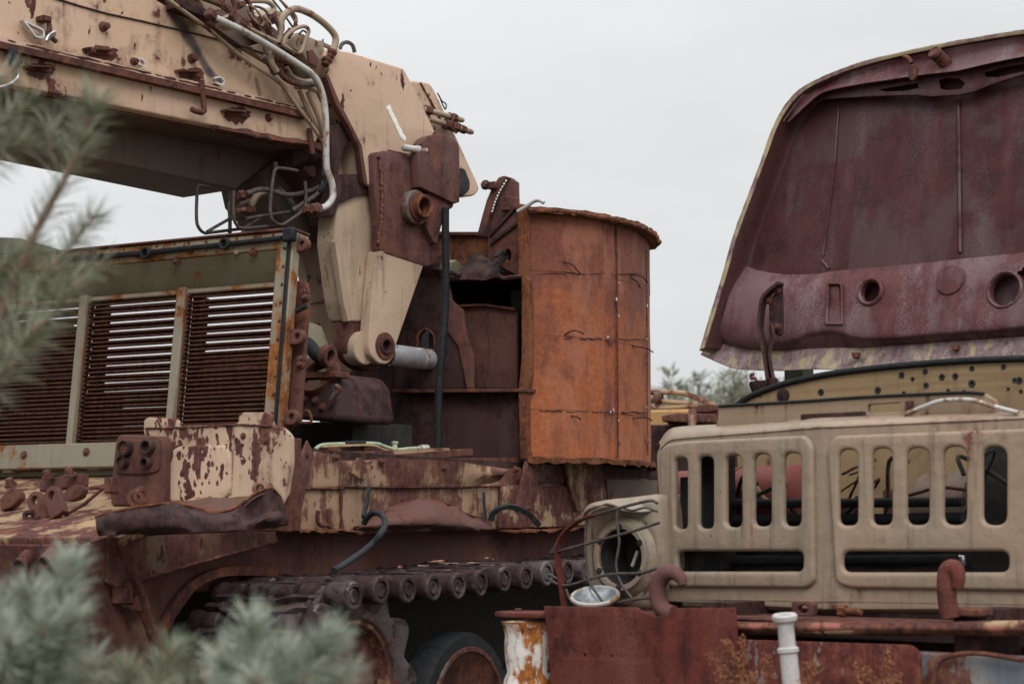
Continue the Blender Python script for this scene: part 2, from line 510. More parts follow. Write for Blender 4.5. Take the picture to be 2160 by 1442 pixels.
    h = b.math('ADD', h, b.math('MULTIPLY', b.noise(pos, 7.0, 3, .5), dent * 4))
    bp = b.n('ShaderNodeBump', {'Strength': bump, 'Distance': .006, 'Height': h})
    nt.links.new(bp.outputs[0], bs.inputs['Normal'])
    return m
def plain(name, col, rough=.6, metal=0, spec=.4, var=.2, sc=20, bump=.1, col2=None):
    m, nt = nodes(name); b = NB(nt)
    out = b.n('ShaderNodeOutputMaterial'); bs = b.n('ShaderNodeBsdfPrincipled')
    nt.links.new(bs.outputs[0], out.inputs[0])
    pos = b.n('ShaderNodeNewGeometry').outputs['Position']
    n1 = b.noise(pos, sc, 6, .62)
    c = b.mix(b.step(n1, .35, .7), tuple(x * (1 - var) for x in col), col2 or tuple(min(1, x * (1 + var)) for x in col))
    nt.links.new(c, bs.inputs['Base Color'])
    bs.inputs['Roughness'].default_value = rough; bs.inputs['Metallic'].default_value = metal
    bs.inputs['Specular IOR Level'].default_value = spec
    nt.links.new(b.math('ADD', rough - .12, b.math('MULTIPLY', n1, .24)), bs.inputs['Roughness'])
    bp = b.n('ShaderNodeBump', {'Strength': bump, 'Distance': .004, 'Height': b.noise(pos, sc * 4, 4, .6)})
    nt.links.new(bp.outputs[0], bs.inputs['Normal'])
    return m
TAN = (.50, .35, .262)
M = {}
PUR = ((.04, .018, .018), (.105, .046, .04), (.19, .08, .052))
_bp = Plane(atY(640, 310, 10.2), V(.631, .775, 0), UP)
BOOM_STAIN = [(_bp.at(355, 20), _bp.at(388, 62), .05, .8), (_bp.at(388, 62), _bp.at(415, 108), .045, .85), (_bp.at(415, 108), _bp.at(442, 155), .036, .85), (_bp.at(442, 150), _bp.at(458, 172), .03, .7), (_bp.at(540, 168), _bp.at(548, 200), .02, .6), (_bp.at(600, 190), _bp.at(622, 240), .03, .55), (_bp.at(120, 20), _bp.at(130, 30), .03, .3)]
M['tan_boom'] = worn('tan_boom_paint', TAN, PUR, cover=.21, sc=5.5, chips=.5, streak=.3, edge=.22, dirt=.35, paint2=(.44, .30, .20), halo=.55, low=.55, runs=.6, stain=BOOM_STAIN)
M['tan'] = worn('tan_paint', TAN, PUR, cover=.19, sc=5.5, chips=.5, runs=.6, streak=.3, edge=.20, dirt=.3, paint2=(.435, .31, .225), halo=.4, low=.55)
M['tan_clean'] = worn('tan_paint_cleaner', (.42, .31, .225), PUR, cover=.09, sc=6, edge=.34, spots=.5, chips=.34, runs=.6, dent=.9, dirt=.75, halo=.3)
M['tan_grime_shade'] = worn('tan_paint_grimy_shaded', (.125, .092, .072), PUR, cover=.25, sc=4, edge=.2, dirt=.7)  # grime, plus shade of undersides and recesses put into the colour
M['tan_heavy'] = worn('tan_paint_flaking', (.33, .215, .14), PUR, cover=.54, sc=6.5, chips=.5, streak=.45, edge=.3, dirt=.8, halo=1.0, orange=.35, soft=.1)
M['tan_lamp'] = worn('tan_paint_chipped', (.475, .34, .25), PUR, cover=.20, sc=8, chips=.9, streak=.2, edge=.30, halo=.5, low=.6)
M['tan_rust'] = worn('tan_paint_mostly_rust', (.33, .225, .135), PUR, cover=.47, sc=8, streak=.3, edge=.2, chips=.5, dirt=.6, halo=.8, orange=.3, soft=.02)
M['nose'] = worn('nose_paint_remains', (.17, .115, .075), PUR, cover=.56, sc=6, streak=.5, edge=.2, chips=.7, dirt=.8, halo=.9, soft=.08)
M['rust'] = worn('brown_rust', (.115, .054, .046), cover=.62, sc=4, streak=.3, edge=.15, rough=.8, halo=.6, bump=.5, dirt=.3)
M['rust_wall'] = worn('even_brown_rust', (.125, .063, .053), rust=((.055, .027, .024), (.105, .05, .041), (.16, .07, .043)), cover=.5, sc=2.6, streak=.6, edge=0, rough=.82, halo=.8, bump=.3, dirt=.4)
M['rust_dark'] = worn('dark_purple_rust', (.050, .027, .024), rust=((.013, .008, .008), (.04, .021, .019), (.09, .042, .031)), cover=.55, sc=5, streak=.5, edge=.12, rough=.75, bump=.5, dirt=.5, speck=(.2, .18, .18, .15))
M['rust_plate'] = worn('purple_brown_rust', (.125, .058, .050), rust=((.045, .021, .020), (.108, .049, .041), (.18, .076, .048)), cover=.5, sc=3.5, streak=.2, edge=.15, rough=.8, bump=.45, speck=(.28, .24, .25, .2))
M['rust_bright'] = worn('orange_brown_rust', (.19, .077, .038), rust=((.05, .022, .015), (.13, .052, .028), (.26, .10, .04)), cover=.6, sc=9, streak=.4, edge=.1, rough=.85, bump=.7)
M['slat'] = worn('slat_rust', (.085, .038, .024), rust=((.03, .014, .011), (.075, .034, .022), (.15, .062, .03)), cover=.6, sc=14, streak=.1, edge=0, rough=.8, bump=.6)
M['frame'] = worn('grey_olive_paint', (.225, .20, .15), rust=((.07, .03, .02), (.17, .072, .03), (.34, .13, .035)), cover=.27, sc=8, streak=.3, edge=.28, dirt=.5, halo=.6, paint2=(.185, .168, .13), low=1.0)
M['frame_rusty'] = worn('grey_olive_paint_rusting', (.235, .205, .15), rust=((.08, .035, .022), (.20, .082, .03), (.36, .14, .04)), cover=.42, sc=8, streak=.3, edge=.28, chips=.4, dirt=.5, halo=.8, low=1.0)
M['frame_clean'] = worn('olive_paint', (.15, .135, .09), rust=((.07, .03, .02), (.17, .072, .03), (.30, .12, .035)), cover=.12, sc=7, edge=.15, dirt=.5)
M['track'] = worn('track_steel', (.085, .066, .066), rust=((.018, .013, .013), (.05, .032, .03), (.09, .05, .042)), cover=.5, sc=9, streak=.1, edge=0, rough=.45, rrough=.55, spec=.9, bump=.8, metal=.35, speck=(.2, .16, .15, .25))
M['hood_in'] = worn('maroon_primer', (.064, .023, .022), rust=((.034, .013, .014), (.062, .021, .02), (.085, .029, .026)), cover=.45, sc=3, streak=.5, edge=0, rough=.5, rrough=.58, halo=.1, dirt=.1, soft=.06, bump=.18, speck=(.24, .18, .20, .22), spec=.6)
M['hood_low'] = worn('maroon_primer_bleached', (.125, .058, .058), rust=((.055, .02, .02), (.10, .036, .035), (.14, .052, .048)), cover=.5, sc=3.5, streak=.8, edge=0, rough=.42, rrough=.5, halo=.1, dirt=.2, soft=.08, bump=.2, speck=(.36, .30, .32, .4), spec=.7)
M['hood_rim'] = worn('hood_edge_paint', (.32, .255, .155), rust=((.08, .036, .036), (.17, .088, .085), (.30, .23, .235)), cover=.36, sc=8, streak=.5, edge=.1, dirt=.5, halo=.8)
M['truck'] = worn('truck_tan_paint', (.205, .172, .130), PUR, cover=.05, sc=5, streak=.4, edge=.14, chips=.24, dirt=.6, paint2=(.275, .197, .142), drip=.7, runs=.75, dent=1.2, bump=.45, halo=.6, rough=.45, spots=.4, low=.4, spec=.5)
M['truck_cap'] = worn('truck_cap_paint', (.275, .20, .135), PUR, cover=.09, sc=5, streak=.6, edge=.12, chips=.2, runs=.7, dirt=.5, halo=.6, rough=.5, spec=.45)
M['firewall'] = worn('firewall_paint', (.26, .178, .098), PUR, cover=.05, sc=5, streak=.45, edge=.2, dirt=.4, spots=1.0, halo=.5)
M['salmon'] = worn('salmon_primer', (.27, .095, .075), cover=.58, sc=8, streak=.2, edge=.1, chips=.4, halo=.7)
M['hood_flange'] = worn('hood_flange_primer', (.34, .27, .16), rust=((.12, .06, .058), (.21, .15, .145), (.33, .28, .275)), cover=.56, sc=7, streak=.7, edge=.1, dirt=.5, halo=.8, soft=.04, chips=.4)
M['red_plate'] = worn('red_brown_plate', (.14, .034, .026), rust=((.05, .018, .015), (.105, .028, .022), (.16, .043, .03)), cover=.45, sc=4, streak=.2, edge=.1, rough=.6, rrough=.8, bump=.3, speck=(.35, .22, .18, .2), spec=.45)
M['blue_rust'] = worn('blue_grey_paint', (.12, .14, .17), paint2=(.30, .28, .26), rust=((.06, .03, .028), (.15, .065, .05), (.27, .14, .075)), cover=.45, sc=7, streak=.5, edge=.2, halo=.9, dirt=.5)
M['patch'] = worn('blue_patch_paint', (.13, .14, .16), paint2=(.33, .30, .28), rust=((.05, .02, .017), (.12, .036, .028), (.22, .085, .045)), cover=.66, sc=8, streak=.5, edge=.2, chips=.4, halo=.8)
M['roller'] = worn('white_enamel', (.62, .60, .57), rust=((.05, .03, .028), (.30, .11, .03), (.48, .20, .05)), cover=.45, sc=10, streak=.6, edge=.2, halo=.9, rough=.4)
M['red_tank'] = worn('red_tank_paint', (.20, .058, .045), cover=.12, sc=5, edge=.1, dirt=.5)
M['rubber'] = plain('black_rubber', (.015, .016, .018), .7, spec=.18, var=.35, sc=30, bump=.25)
M['rubber_grey'] = plain('dusty_rubber', (.03, .033, .038), .75, spec=.2, var=.3, sc=25, bump=.2)
M['pipe'] = worn('galvanised_pipe', (.44, .42, .41), rust=((.12, .06, .04), (.27, .17, .11), (.40, .31, .22)), cover=.42, sc=11, streak=.2, edge=0, rough=.38, rrough=.6, metal=.0, halo=.5, spec=.7, bump=.15)
M['pipe_tan'] = worn('tan_pipe', (.30, .225, .16), cover=.22, sc=14, streak=.1, edge=0, rough=.5, dirt=.5)
M['pipe_dark'] = worn('dark_pipe', (.12, .095, .085), cover=.5, sc=14, streak=.1, edge=0, rough=.6)
M['fitting'] = worn('rusty_fitting', (.12, .065, .055), cover=.55, sc=18, streak=.1, edge=.1, rough=.7)
M['chrome'] = plain('worn_chrome', (.70, .71, .76), .34, metal=.55, var=.25, sc=14, bump=.05)
M['alu'] = plain('bright_metal', (.6, .6, .6), .35, metal=.7, var=.2)
M['white_pvc'] = plain('weathered_white_plastic', (.42, .40, .40), .5, var=.12, sc=30, bump=.1)
M['green_bar'] = plain('pale_green_paint', (.30, .36, .25), .55, var=.2)
M['brass'] = plain('brass_strip', (.36, .24, .12), .5, var=.3)
M['bar'] = plain('dark_steel_bar', (.06, .045, .042), .6, var=.4, sc=40)
M['black'] = plain('black_steel_shade', (.02, .018, .018), .8, var=.4)  # near-black steel; also carries painted shade in holes and on the lower hull
M['chalk'] = plain('white_chalk', (.72, .72, .70), .9, var=.1, sc=60)
M['lichen'] = plain('grey_lichen', (.42, .42, .44), .95, var=.3, sc=40, bump=.6)
M['olive_far'] = worn('olive_drab', (.075, .078, .055), cover=.1, sc=3, edge=.1)
M['ochre_far'] = worn('ochre_paint', (.42, .25, .10), cover=.18, sc=3, edge=.2, dirt=.4)
M['moss_rust'] = worn('mossy_rust', (.10, .055, .04), cover=.5, sc=6, edge=.1, moss=.8)

# ================================================================== tracked vehicle: frame of reference
L = V(.515, .857, 0).normalized()                    # along the hull, away to the right
Wd = V(-L.y, L.x, 0)                                 # across the hull, away to the left
C0 = V(-.996, 9.0, 0)
PS = Plane(C0, L, UP)                                # hull side
PF = Plane(C0, -Wd, UP)                              # hull front
def hp(s, off, zz): return C0 + L * s + PS.n * off + UP * zz     # along, outward, up
veh = thing('tracked_recovery_vehicle', 'wrecked tan and rust tracked recovery vehicle with crane boom, louvred grille and orange drum', 'tracked vehicle', hp(0, 0, 0))

# ---- hull
prof = [(-1.10, 1.44), (-.02, 1.70), (0.0, 1.78), (4.4, 1.78), (4.4, 1.24), (-1.02, 1.24)]
prism('hull', [hp(s, -.10, h) for s, h in prof], Wd * 2.95, M['rust_wall'], veh, .012)
prism('lower_hull', [hp(s, -.85, h) for s, h in [(-1.0, 1.25), (4.4, 1.25), (4.4, .5), (-.6, .5)]], Wd * 1.9, M['black'], veh, .012)  # shade between the tracks is put into the near-black colour
plate('hull_side', PS, [(232, 1128), (600, 1100), (1500, 1095), (1560, 1200), (1100, 1212), (700, 1222), (600, 1212), (530, 1203), (462, 1212), (412, 1245), (372, 1300), (345, 1360), (330, 1480), (305, 1480), (278, 1392), (190, 1150)], .05, M['rust_wall'], veh, front=-.055)
# glacis and nose plates
g0, g1 = hp(-1.16, .02, 1.475), hp(0.0, .02, 1.765)
PG = Plane(g0, -Wd, g1 - g0)
gl = (g1 - g0).length
plate('glacis_plate', PG, [(0.0, 0), (0.0, gl), (-3.05, gl), (-3.05, 0)], .035, M['tan_rust'], veh, uv=True, bev=.006)
glacis_rib = box('glacis_rib', PG, -.075, -.03, .02, gl - .05, .0, .03, M['tan_rust'], veh)
n0, n1 = hp(-1.15, .0, 1.46), hp(-.62, .0, .45)
PN = Plane(n1, -Wd, n0 - n1)
nl = (n0 - n1).length
plate('nose_plate', PN, [(0, 0), (0, nl - .01), (-3.05, nl - .01), (-3.05, 0)], .04, M['nose'], veh, uv=True, front=.02)
# nose side edge flange
tube('nose_edge_flange', [hp(-1.14, .015, 1.45), hp(-.95, .015, 1.1), hp(-.66, .015, .5)], .012, M['rust'], veh, sub=0, sq=(.012, .035))
for px, py in ((140, 800), (265, 785)):
    q = z(5, (px, py))[0]; p = PN.at(*q, d=.03)
    ring('tow_socket', p, (PN.n + V(.2, 0, 0)).normalized(), .030, .020, -.03, .07, M['rust'], veh, 20)
# tow eyes, hooks and pins on the glacis
def eye(name, pl, base, tip, w, th, mat, parent, hr=.5, front=0):
    """flat lug with a round end and a hole, given by two photo points on a plane"""
    a = Vector(pl.uv(pl.at(*base, d=front))); b = Vector(pl.uv(pl.at(*tip, d=front)))
    d = (b - a).normalized(); s = Vector((-d.y, d.x))
    out = [a - s * w, a + s * w] + [b + s * w * cos(t) + d * w * sin(t) for t in [pi * i / 12 for i in range(13)]]
    hole = [b + Vector((cos(t), sin(t))) * w * hr for t in [2 * pi * i / 16 for i in range(16)]]
    return plate(name, pl, [tuple(p) for p in out], th, mat, parent, holes=[[tuple(p) for p in hole]], front=front, uv=True, bev=.003)
PL1 = Plane(PG.at(80, 1092), -Wd + UP * .1, UP + L * .15)
e = z(5, (205, 620), (172, 515)); eye('tow_eye', PL1, e[0], e[1], .042, .03, M['rust'], veh)
e = z(5, (285, 590), (258, 490)); eye('tow_eye', PL1.off(.03), e[0], e[1], .042, .035, M['rust'], veh)
pts = z(5, (300, 500), (350, 440), (400, 430), (420, 455), (400, 500), (340, 520))
plate('hook_plate', PL1.off(-.12), rnd(pts, 8), .04, M['rust'], veh)
pts = z(5, (0, 500), (60, 455), (95, 465), (100, 500), (60, 545), (0, 570))
plate('hook_plate', PL1.off(-.1), rnd(pts, 8), .04, M['rust'], veh)
pts = z(5, (95, 690), (110, 660), (150, 650), (240, 655), (285, 680), (280, 700), (180, 710), (110, 712))
plate('tow_bracket', PL1.off(.06), rnd(pts, 6), .03, M['rust'], veh)
tubepx('shackle', PL1, z(5, (165, 575), (130, 580), (130, 610), (160, 622), (200, 605)), .012, M['rust_dark'], veh, d=.02)
for q in z(5, (55, 440), (245, 400), (355, 390)):
    bolt('bolt', PL1.at(*q, d=-.1), (UP - L * .4).normalized(), .02, M['fitting'], veh, .035)
tubepx('latch_rod', PL1, z(5, (455, 455), (520, 455), (430, 530), (330, 590)), .008, M['rust'], veh, d=-.03, sub=0)
boxpx('latch_block', PL1, *z(5, (525, 400))[0], *z(5, (560, 470))[0], -.06, .0, M['rust'], veh)
boxpx('hinge_bar', PL1, *z(5, (200, 408))[0], *z(5, (410, 438))[0], -.18, -.13, M['rust'], veh)
# under-louvre ledge with clips
bl = hp(.0, 0, 0)
box('ledge', PF, -3.0, -.55, 1.80, 1.832, -.05, .05, M['tan_rust'], veh)
box('ledge', PF, -3.0, -.50, 1.765, 1.795, -.05, .02, M['frame_clean'], veh)
for q in z(5, (40, 355), (470, 340)):
    p = PF.uv(PF.at(*q, d=.06)); box('clip', PF, p[0] - .035, p[0] + .035, p[1] - .02, p[1] + .02, .0, .065, M['frame'], veh)

# ---- louvred grille
RPv = UP * cos(radians(6)) + L * sin(radians(6))
RP = Plane(PF.at(612, 700, .02), -Wd, RPv)
def ruv(px, py): return RP.uv(RP.at(px, py))
uR, vT = ruv(620, 486)
vB = ruv(100, 988)[1]
vr = ruv(100, 936)[1]
grille = box('louvre_grille_frame', RP, uR - .095, uR, vB - .02, vT - .004, -.06, 0, M['frame_rusty'], veh, .006)
box('top_rail', RP, -2.9, uR - .0, vT - .082, vT, -.12, .004, M['frame_rusty'], grille, .006)
box('top_lip', RP, -2.9, uR + .004, vT + .001, vT + .012, -.12, .018, M['rust'], grille, .003)
box('bottom_rail', RP, -2.9, uR - .097, vB, vr, -.10, .0, M['frame'], grille, .006)
vS1 = vT - .245; vS0 = vr + .012
vs = [RP.w(u, v, d) for u in (-2.9, uR - .096) for v, d in ((vT - .083, -.004), (vT - .215, -.10), (vT - .215, -.14), (vT - .083, -.11))]
mesh('scoop', vs, [(0, 1, 5, 4), (1, 2, 6, 5), (2, 3, 7, 6), (3, 0, 4, 7), (0, 3, 2, 1), (4, 5, 6, 7)], M['frame_clean'], grille, .006)
box('slat_rail', RP, -2.9, uR - .097, vT - .240, vT - .217, -.14, -.072, M['frame'], grille, .004)
ud = [ruv(356, 735)[0], ruv(146, 780)[0]]
pitch_u = ud[0] - ud[1]
edges = [uR - .095, ud[0], ud[1], ud[1] - pitch_u, ud[1] - 2 * pitch_u]
for u in edges[1:-1]:
    box('divider', RP, u - .026, u + .026, vr - .003, vT - .212, -.115, -.045, M['frame'], grille, .006)
NSL = 33
dv = (vS1 - vS0) / NSL
def slat_mesh(w, h, d):
    prof = [(-h / 2, 0), (-h * .2, d * .5), (h * .3, d * .5), (h / 2, 0), (h * .3, -d * .5), (-h * .2, -d * .5)]
    vs = [(x, p[0], p[1]) for x in (-w / 2, w / 2) for p in prof]
    fs = [tuple(range(6)), tuple(range(11, 5, -1))] + [(i, (i + 1) % 6, 6 + (i + 1) % 6, 6 + i) for i in range(6)]
    me = bpy.data.meshes.new('slat'); me.from_pydata(vs, [], fs)
    bm = bmesh.new(); bm.from_mesh(me); bmesh.ops.recalc_face_normals(bm, faces=bm.faces); bm.to_mesh(me); bm.free()
    fin(me, 50); me.materials.append(M['slat']); return me
Rn = random.Random(4)
RM = RP.mat()
for i in range(4):
    a, c = edges[i + 1] + .03, edges[i] - (.002 if i == 0 else .028)
    m1 = slat_mesh(c - a, dv * .62, .028); m2 = slat_mesh(c - a, dv * 1.58, .018)
    for k in range(NSL):
        v = vS0 + dv * (k + .5)
        mt = RM @ Matrix.Translation(((a + c) / 2, v + Rn.uniform(-.0012, .0012), -.095)) @ Matrix.Rotation(Rn.uniform(-.003, .003), 4, 'Z') @ Matrix.Rotation(radians(12), 4, 'X')
        link('slat', m1, None, grille, mt)
    nb = NSL // 2
    box('light_block_strip', RP, a - .01, a + .045, vS0, vS1, -.18, -.115, M['slat'], grille)  # strip added behind the slat ends to block light
    for k in range(nb):
        v = vS0 + (vS1 - vS0) * (k + .5) / nb
        mt = RM @ Matrix.Translation(((a + c) / 2, v + Rn.uniform(-.0025, .0025), -.165)) @ Matrix.Rotation(Rn.uniform(-.004, .004), 4, 'Z')
        link('rear_slat', m2, None, grille, mt)
    # saw-toothed retaining strip on the left of each bay
    pts = [(a - .006, vS0)]
    for k in range(NSL * 2):
        pts.append((a + (.022 if k % 2 else .004) + Rn.uniform(-.003, .003), vS0 + (k + .5) * dv / 2))
    pts.append((a - .006, vS1))
    plate('toothed_strip', RP, pts, .012, M['slat'], grille, uv=True, front=-.062, bev=.001)
# stile details, seal, bolts, black pipe with rings
box('rubber_seal', RP, uR - .028, uR - .008, vB, vT - .01, .0, .012, M['rubber'], grille, .004)
for q in z(3, (1480, 255), (1030, 305), (635, 345), (505, 1422), (140, 1440)):
    bolt('bolt', RP.at(q[0], q[1], .002), RP.n, .014, M['fitting'], grille, .012)
p = RP.at(*z(3, (1384, 250))[0], .003); lathe('plug', p, RP.n, [(.016, -.01), (.016, .003), (.013, .005)], M['frame'], grille, 16)
Rn = random.Random(11)
for k in range(26):
    u = uR - .10 - k * .1 - Rn.uniform(0, .03)
    bolt('rivet', RP.w(u, vT - .012 - .0 * k, .004), RP.n, .0055, M['rust_bright'], grille, .006, 8)
for k in range(12):
    bolt('rivet', RP.w(uR - .045, vB + .06 + k * .085, .0), RP.n, .0055, M['rust_bright'], grille, .006, 8)
pp = z(3, (300, 300), (820, 262), (1290, 212), (1650, 172))
tubepx('black_pipe', RP, pp, .013, M['rubber'], grille, d=.022, sub=0, n=10)
boxpx('black_pipe_end', RP, *z(3, (1650, 110))[0], *z(3, (1710, 185))[0], .012, .05, M['rubber'], grille, .008)
for q in z(3, (852, 260), (1315, 206)):
    ring('pipe_ring', RP.at(q[0], q[1], .04), RP.n, .030, .0165, -.012, .012, M['rubber'], grille, 24)
# the rings' sight holes are real holes: the rail stops short of them
# side flange of the grille with lugs
PRs = Plane(RP.w(uR + .002, 0, 0), L, UP)
for q, w in ((z(3, (1762, 207))[0], .034), (z(3, (1735, 748))[0], .036), (z(3, (1700, 1218))[0], .036)):
    p = RP.at(q[0], q[1], -.03); a = RP.uv(p)
    out = [(uR - .01, a[1] - w)] + [(a[0] + w * cos(t), a[1] + w * sin(t)) for t in [-pi / 2 + pi * i / 12 for i in range(13)]] + [(uR - .01, a[1] + w)]
    hole = [(a[0] + w * .42 * cos(t), a[1] + w * .42 * sin(t)) for t in [2 * pi * i / 16 for i in range(16)]]
    plate('lug', RP, out, .035, M['rust'], grille, holes=[hole], front=-.03, uv=True, bev=.006)
fl = z(3, (1712, 415), (1790, 430), (1800, 560), (1785, 700), (1775, 860), (1760, 1050), (1745, 1250), (1690, 1290), (1690, 700), (1700, 480))
plate('side_flange', RP, fl, .03, M['rust'], grille, front=-.10)
for q in z(3, (1790, 490), (1795, 520), (1770, 880), (1765, 912)):
    bolt('bolt', RP.at(q[0], q[1], -.1), RP.n, .014, M['fitting'], grille, .03)
tubepx('hose_stub', RP, z(3, (1735, 600), (1775, 578), (1795, 572)), .012, M['rubber'], grille, d=-.05, sub=0)

# ---- machinery behind the grille
PE = PF.off(-.75)
eng = plate('engine_housing', PE, rnd(z(3, (1700, 1230), (1740, 1060), (1770, 960), (1900, 955), (1950, 1020), (1975, 1210), (1960, 1240)), 8), .5, M['rust_dark'], veh, bev=.02)
boxpx('cover', PE, *z(3, (1755, 960))[0], *z(3, (1960, 985))[0], -.1, .03, M['rust'], eng)
boxpx('bracket', PE, *z(3, (1795, 1005))[0], *z(3, (1870, 1045))[0], 0, .03, M['tan_grime_shade'], eng)
ring('flange', PE.at(*z(3, (1830, 940))[0], .0), (PE.n + UP * .6).normalized(), .115, .06, -.08, -.02, M['rust'], eng)
lathe('grey_dome', PE.at(*z(3, (1800, 920))[0], -.15), UP, [(.10, -.1), (.10, .12), (.07, .2), (.02, .22)], M['frame_clean'], eng)
tubepx('black_hose', PE, z(3, (1770, 790), (1810, 800), (1860, 860), (1910, 870)), .036, M['rubber'], eng, d=.05)
ring('hose_clamp', PE.at(*z(3, (1915, 862))[0], .05), (PE.u + UP * -.1).normalized(), .055, .03, -.02, .025, M['fitting'], eng)
tubepx('bent_pipe', PE, z(3, (1965, 1035), (1985, 1060), (1950, 1100), (1930, 1140)), .013, M['pipe_dark'], eng, d=.03)
tubepx('handle', PE, z(3, (1760, 1235), (1790, 1180), (1815, 1200), (1820, 1250), (1760, 1252)), .008, M['rust'], eng, d=.06, sub=2)
for q in z(3, (1890, 1160), (1850, 1120), (1790, 1110)):
    bolt('bolt', PE.at(q[0], q[1], .0), PE.n, .016, M['fitting'], eng, .02)
for x0, y0, x1, dd, mt in ((395, 790, 560, -.1, 'rust_dark'), (150, 905, 350, -.1, 'rust_dark'), (420, 745, 520, -.5, 'rust'), (-250, 700, 95, -.15, 'rust_dark'), (100, 830, 200, -.4, 'black')):
    boxpx('engine_block', PE, x0, y0, x1, 1010, dd - .25, dd, M[mt], veh, .03)
boxpx('engine_bay_floor', PE, *z(3, (1640, 1255))[0], *z(3, (2060, 1440))[0], -.9, -.35, M['black'], veh)  # black box added for a dark hole, shade put into its colour

# ---- lamp plate above the left fender
PLm = PF.off(.58)
lamp = plate('lamp_plate', PLm, rnd(z(5, (725, 110), (745, 95), (870, 100), (895, 112), (898, 140), (1205, 128), (1205, 78), (1225, 70), (1360, 70), (1372, 140), (1420, 142), (1470, 190), (1470, 330), (1440, 520), (1400, 560), (830, 560), (830, 250), (725, 190)), 10), .03, M['tan_lamp'], veh, bev=.006)
pad = plate('stamped_panel', PLm, rnd(z(5, (850, 270), (900, 238), (1010, 235), (1150, 235), (1165, 300), (1160, 470), (1120, 520), (840, 525), (845, 330)), 14), .03, M['tan_lamp'], lamp, front=.018, bev=.014, seg=3)
weld('ridge', [PLm.at(*q, .004) for q in z(5, (1180, 150), (1175, 300), (1165, 480))], .004, M['tan_lamp'], lamp)
weld('ridge', [PLm.at(*q, .004) for q in z(5, (735, 152), (900, 148), (1205, 132), (1370, 140))], .005, M['rust'], lamp)
bx = plate('connector_box', PLm, rnd(z(5, (585, 200), (610, 182), (810, 190), (832, 240), (828, 540), (560, 545), (555, 500), (570, 320)), 10), .09, M['rust_wall'], lamp, front=.06, bev=.012, seg=3)
plate('connector_panel', PLm, rnd(z(5, (590, 215), (620, 205), (790, 210), (805, 240), (800, 370), (700, 385), (580, 380), (575, 330)), 10), .02, M['rust_wall'], lamp, front=.072, bev=.006)
for q, r, kind in ((z(5, (642, 252))[0], .036, 0), (z(5, (755, 245))[0], .032, 1), (z(5, (630, 322))[0], .028, 0), (z(5, (748, 325))[0], .024, 1)):
    p = PLm.at(q[0], q[1], .075)
    c = ring('socket', p, PLm.n, r, r * .72, -.02, .03, M['rust_dark'], lamp, 24)
    if kind == 0:
        f = lathe('socket_face', p, PLm.n, [(r * .73, -.02), (r * .73, .016), (.001, .017)], M['rust'], c, 20, cap=False)
        for i in range(7):
            a = i * 2 * pi / 6; rr = 0 if i == 6 else r * .42
            lathe('contact', p + PLm.u * rr * cos(a) + PLm.v * rr * sin(a), PLm.n, [(r * .11, .014), (r * .11, .020), (.001, .021)], M['pipe_dark'], f, 8, cap=False)
    else:
        lathe('socket_back', p, PLm.n, [(r * .73, -.03), (r * .73, -.018), (.001, -.018)], M['black'], c, 16, cap=False)
def boss(pl, q, r, parent, mat, d=.04):
    p = pl.at(q[0], q[1], d)
    return ring('lug', p, (pl.n + pl.u * .6).normalized(), r, r * .42, -.025, .025, mat, parent, 18)
boss(PLm, z(5, (718, 490))[0], .040, lamp, M['tan_heavy'], .05)
boss(PLm, z(5, (690, 505))[0], .040, lamp, M['rust'], .06)
boss(PLm, z(5, (1318, 455))[0], .034, lamp, M['tan_heavy'], .03)
for q in z(5, (1130, 462), (900, 250), (1345, 215), (1230, 190)):
    bolt('bolt', PLm.at(q[0], q[1], .0), PLm.n, .010, M['fitting'], lamp, .012)
# brace behind the plate so it stands on the fender
for u in (-.30, .25):
    box('brace', PLm, u - .02, u + .02, 1.50, 1.90, -.30, -.033, M['rust'], lamp)

# ---- crumpled fender sheet
f = z(5, (480, 600, .0), (560, 575, .05), (700, 548, .06), (860, 530, .05), (960, 545, .04), (1090, 575, .05), (1200, 545, .06), (1290, 480, .04), (1370, 455, .0), (1420, 500, -.05))
f2 = z(5, (482, 615, .06), (560, 610, .09), (700, 600, .10), (860, 590, .09), (960, 595, .09), (1090, 610, .09), (1200, 600, .09), (1290, 570, .03), (1370, 560, .06), (1435, 560, -.03))
f3 = z(5, (488, 660, .08), (560, 665, .09), (700, 660, .10), (860, 650, .10), (960, 650, .10), (1090, 650, .10), (1200, 640, .09), (1290, 625, .09), (1370, 620, .08), (1450, 610, .0))
f4 = z(5, (500, 690, .03), (560, 692, .1), (700, 690, .03), (860, 680, .03), (960, 676, .1), (1090, 672, .1), (1200, 665, .1), (1290, 660, .08), (1370, 655, .04), (1455, 640, -.02))
FD = lambda rows, k=1: [[(x, y, .10 + .34 * (x - 200) / 400 + d * k) for x, y, d in r] for r in rows]
sheetpx('crumpled_fender', PS, FD([f, f2, f3, f4], .8), .006, M['rust_dark'], veh, sub=5, crumple=.009, cs=16, seed=3, ang=40)
tube('fender_torn_edge', [PS.at(*p) for p in FD([[(x, y - .6, d + .004) for x, y, d in f]], .8)[0]], .005, M['rust_bright'], veh, sub=6, n=6)
f0 = z(5, (490, 585, -.16), (620, 560, -.15), (800, 535, -.15), (950, 510, -.1), (1060, 495, -.06), (1200, 500, -.05), (1300, 480, -.06), (1380, 445, -.1))
f1 = z(5, (490, 606, .02), (620, 575, .04), (800, 545, .04), (950, 555, .05), (1060, 582, .06), (1200, 560, .06), (1300, 490, .05), (1380, 462, .0))
sheetpx('fender_floor', PS, FD([f0, f1], .8), .006, M['moss_rust'], veh, sub=4, crumple=.012, cs=9, seed=5, ang=22)
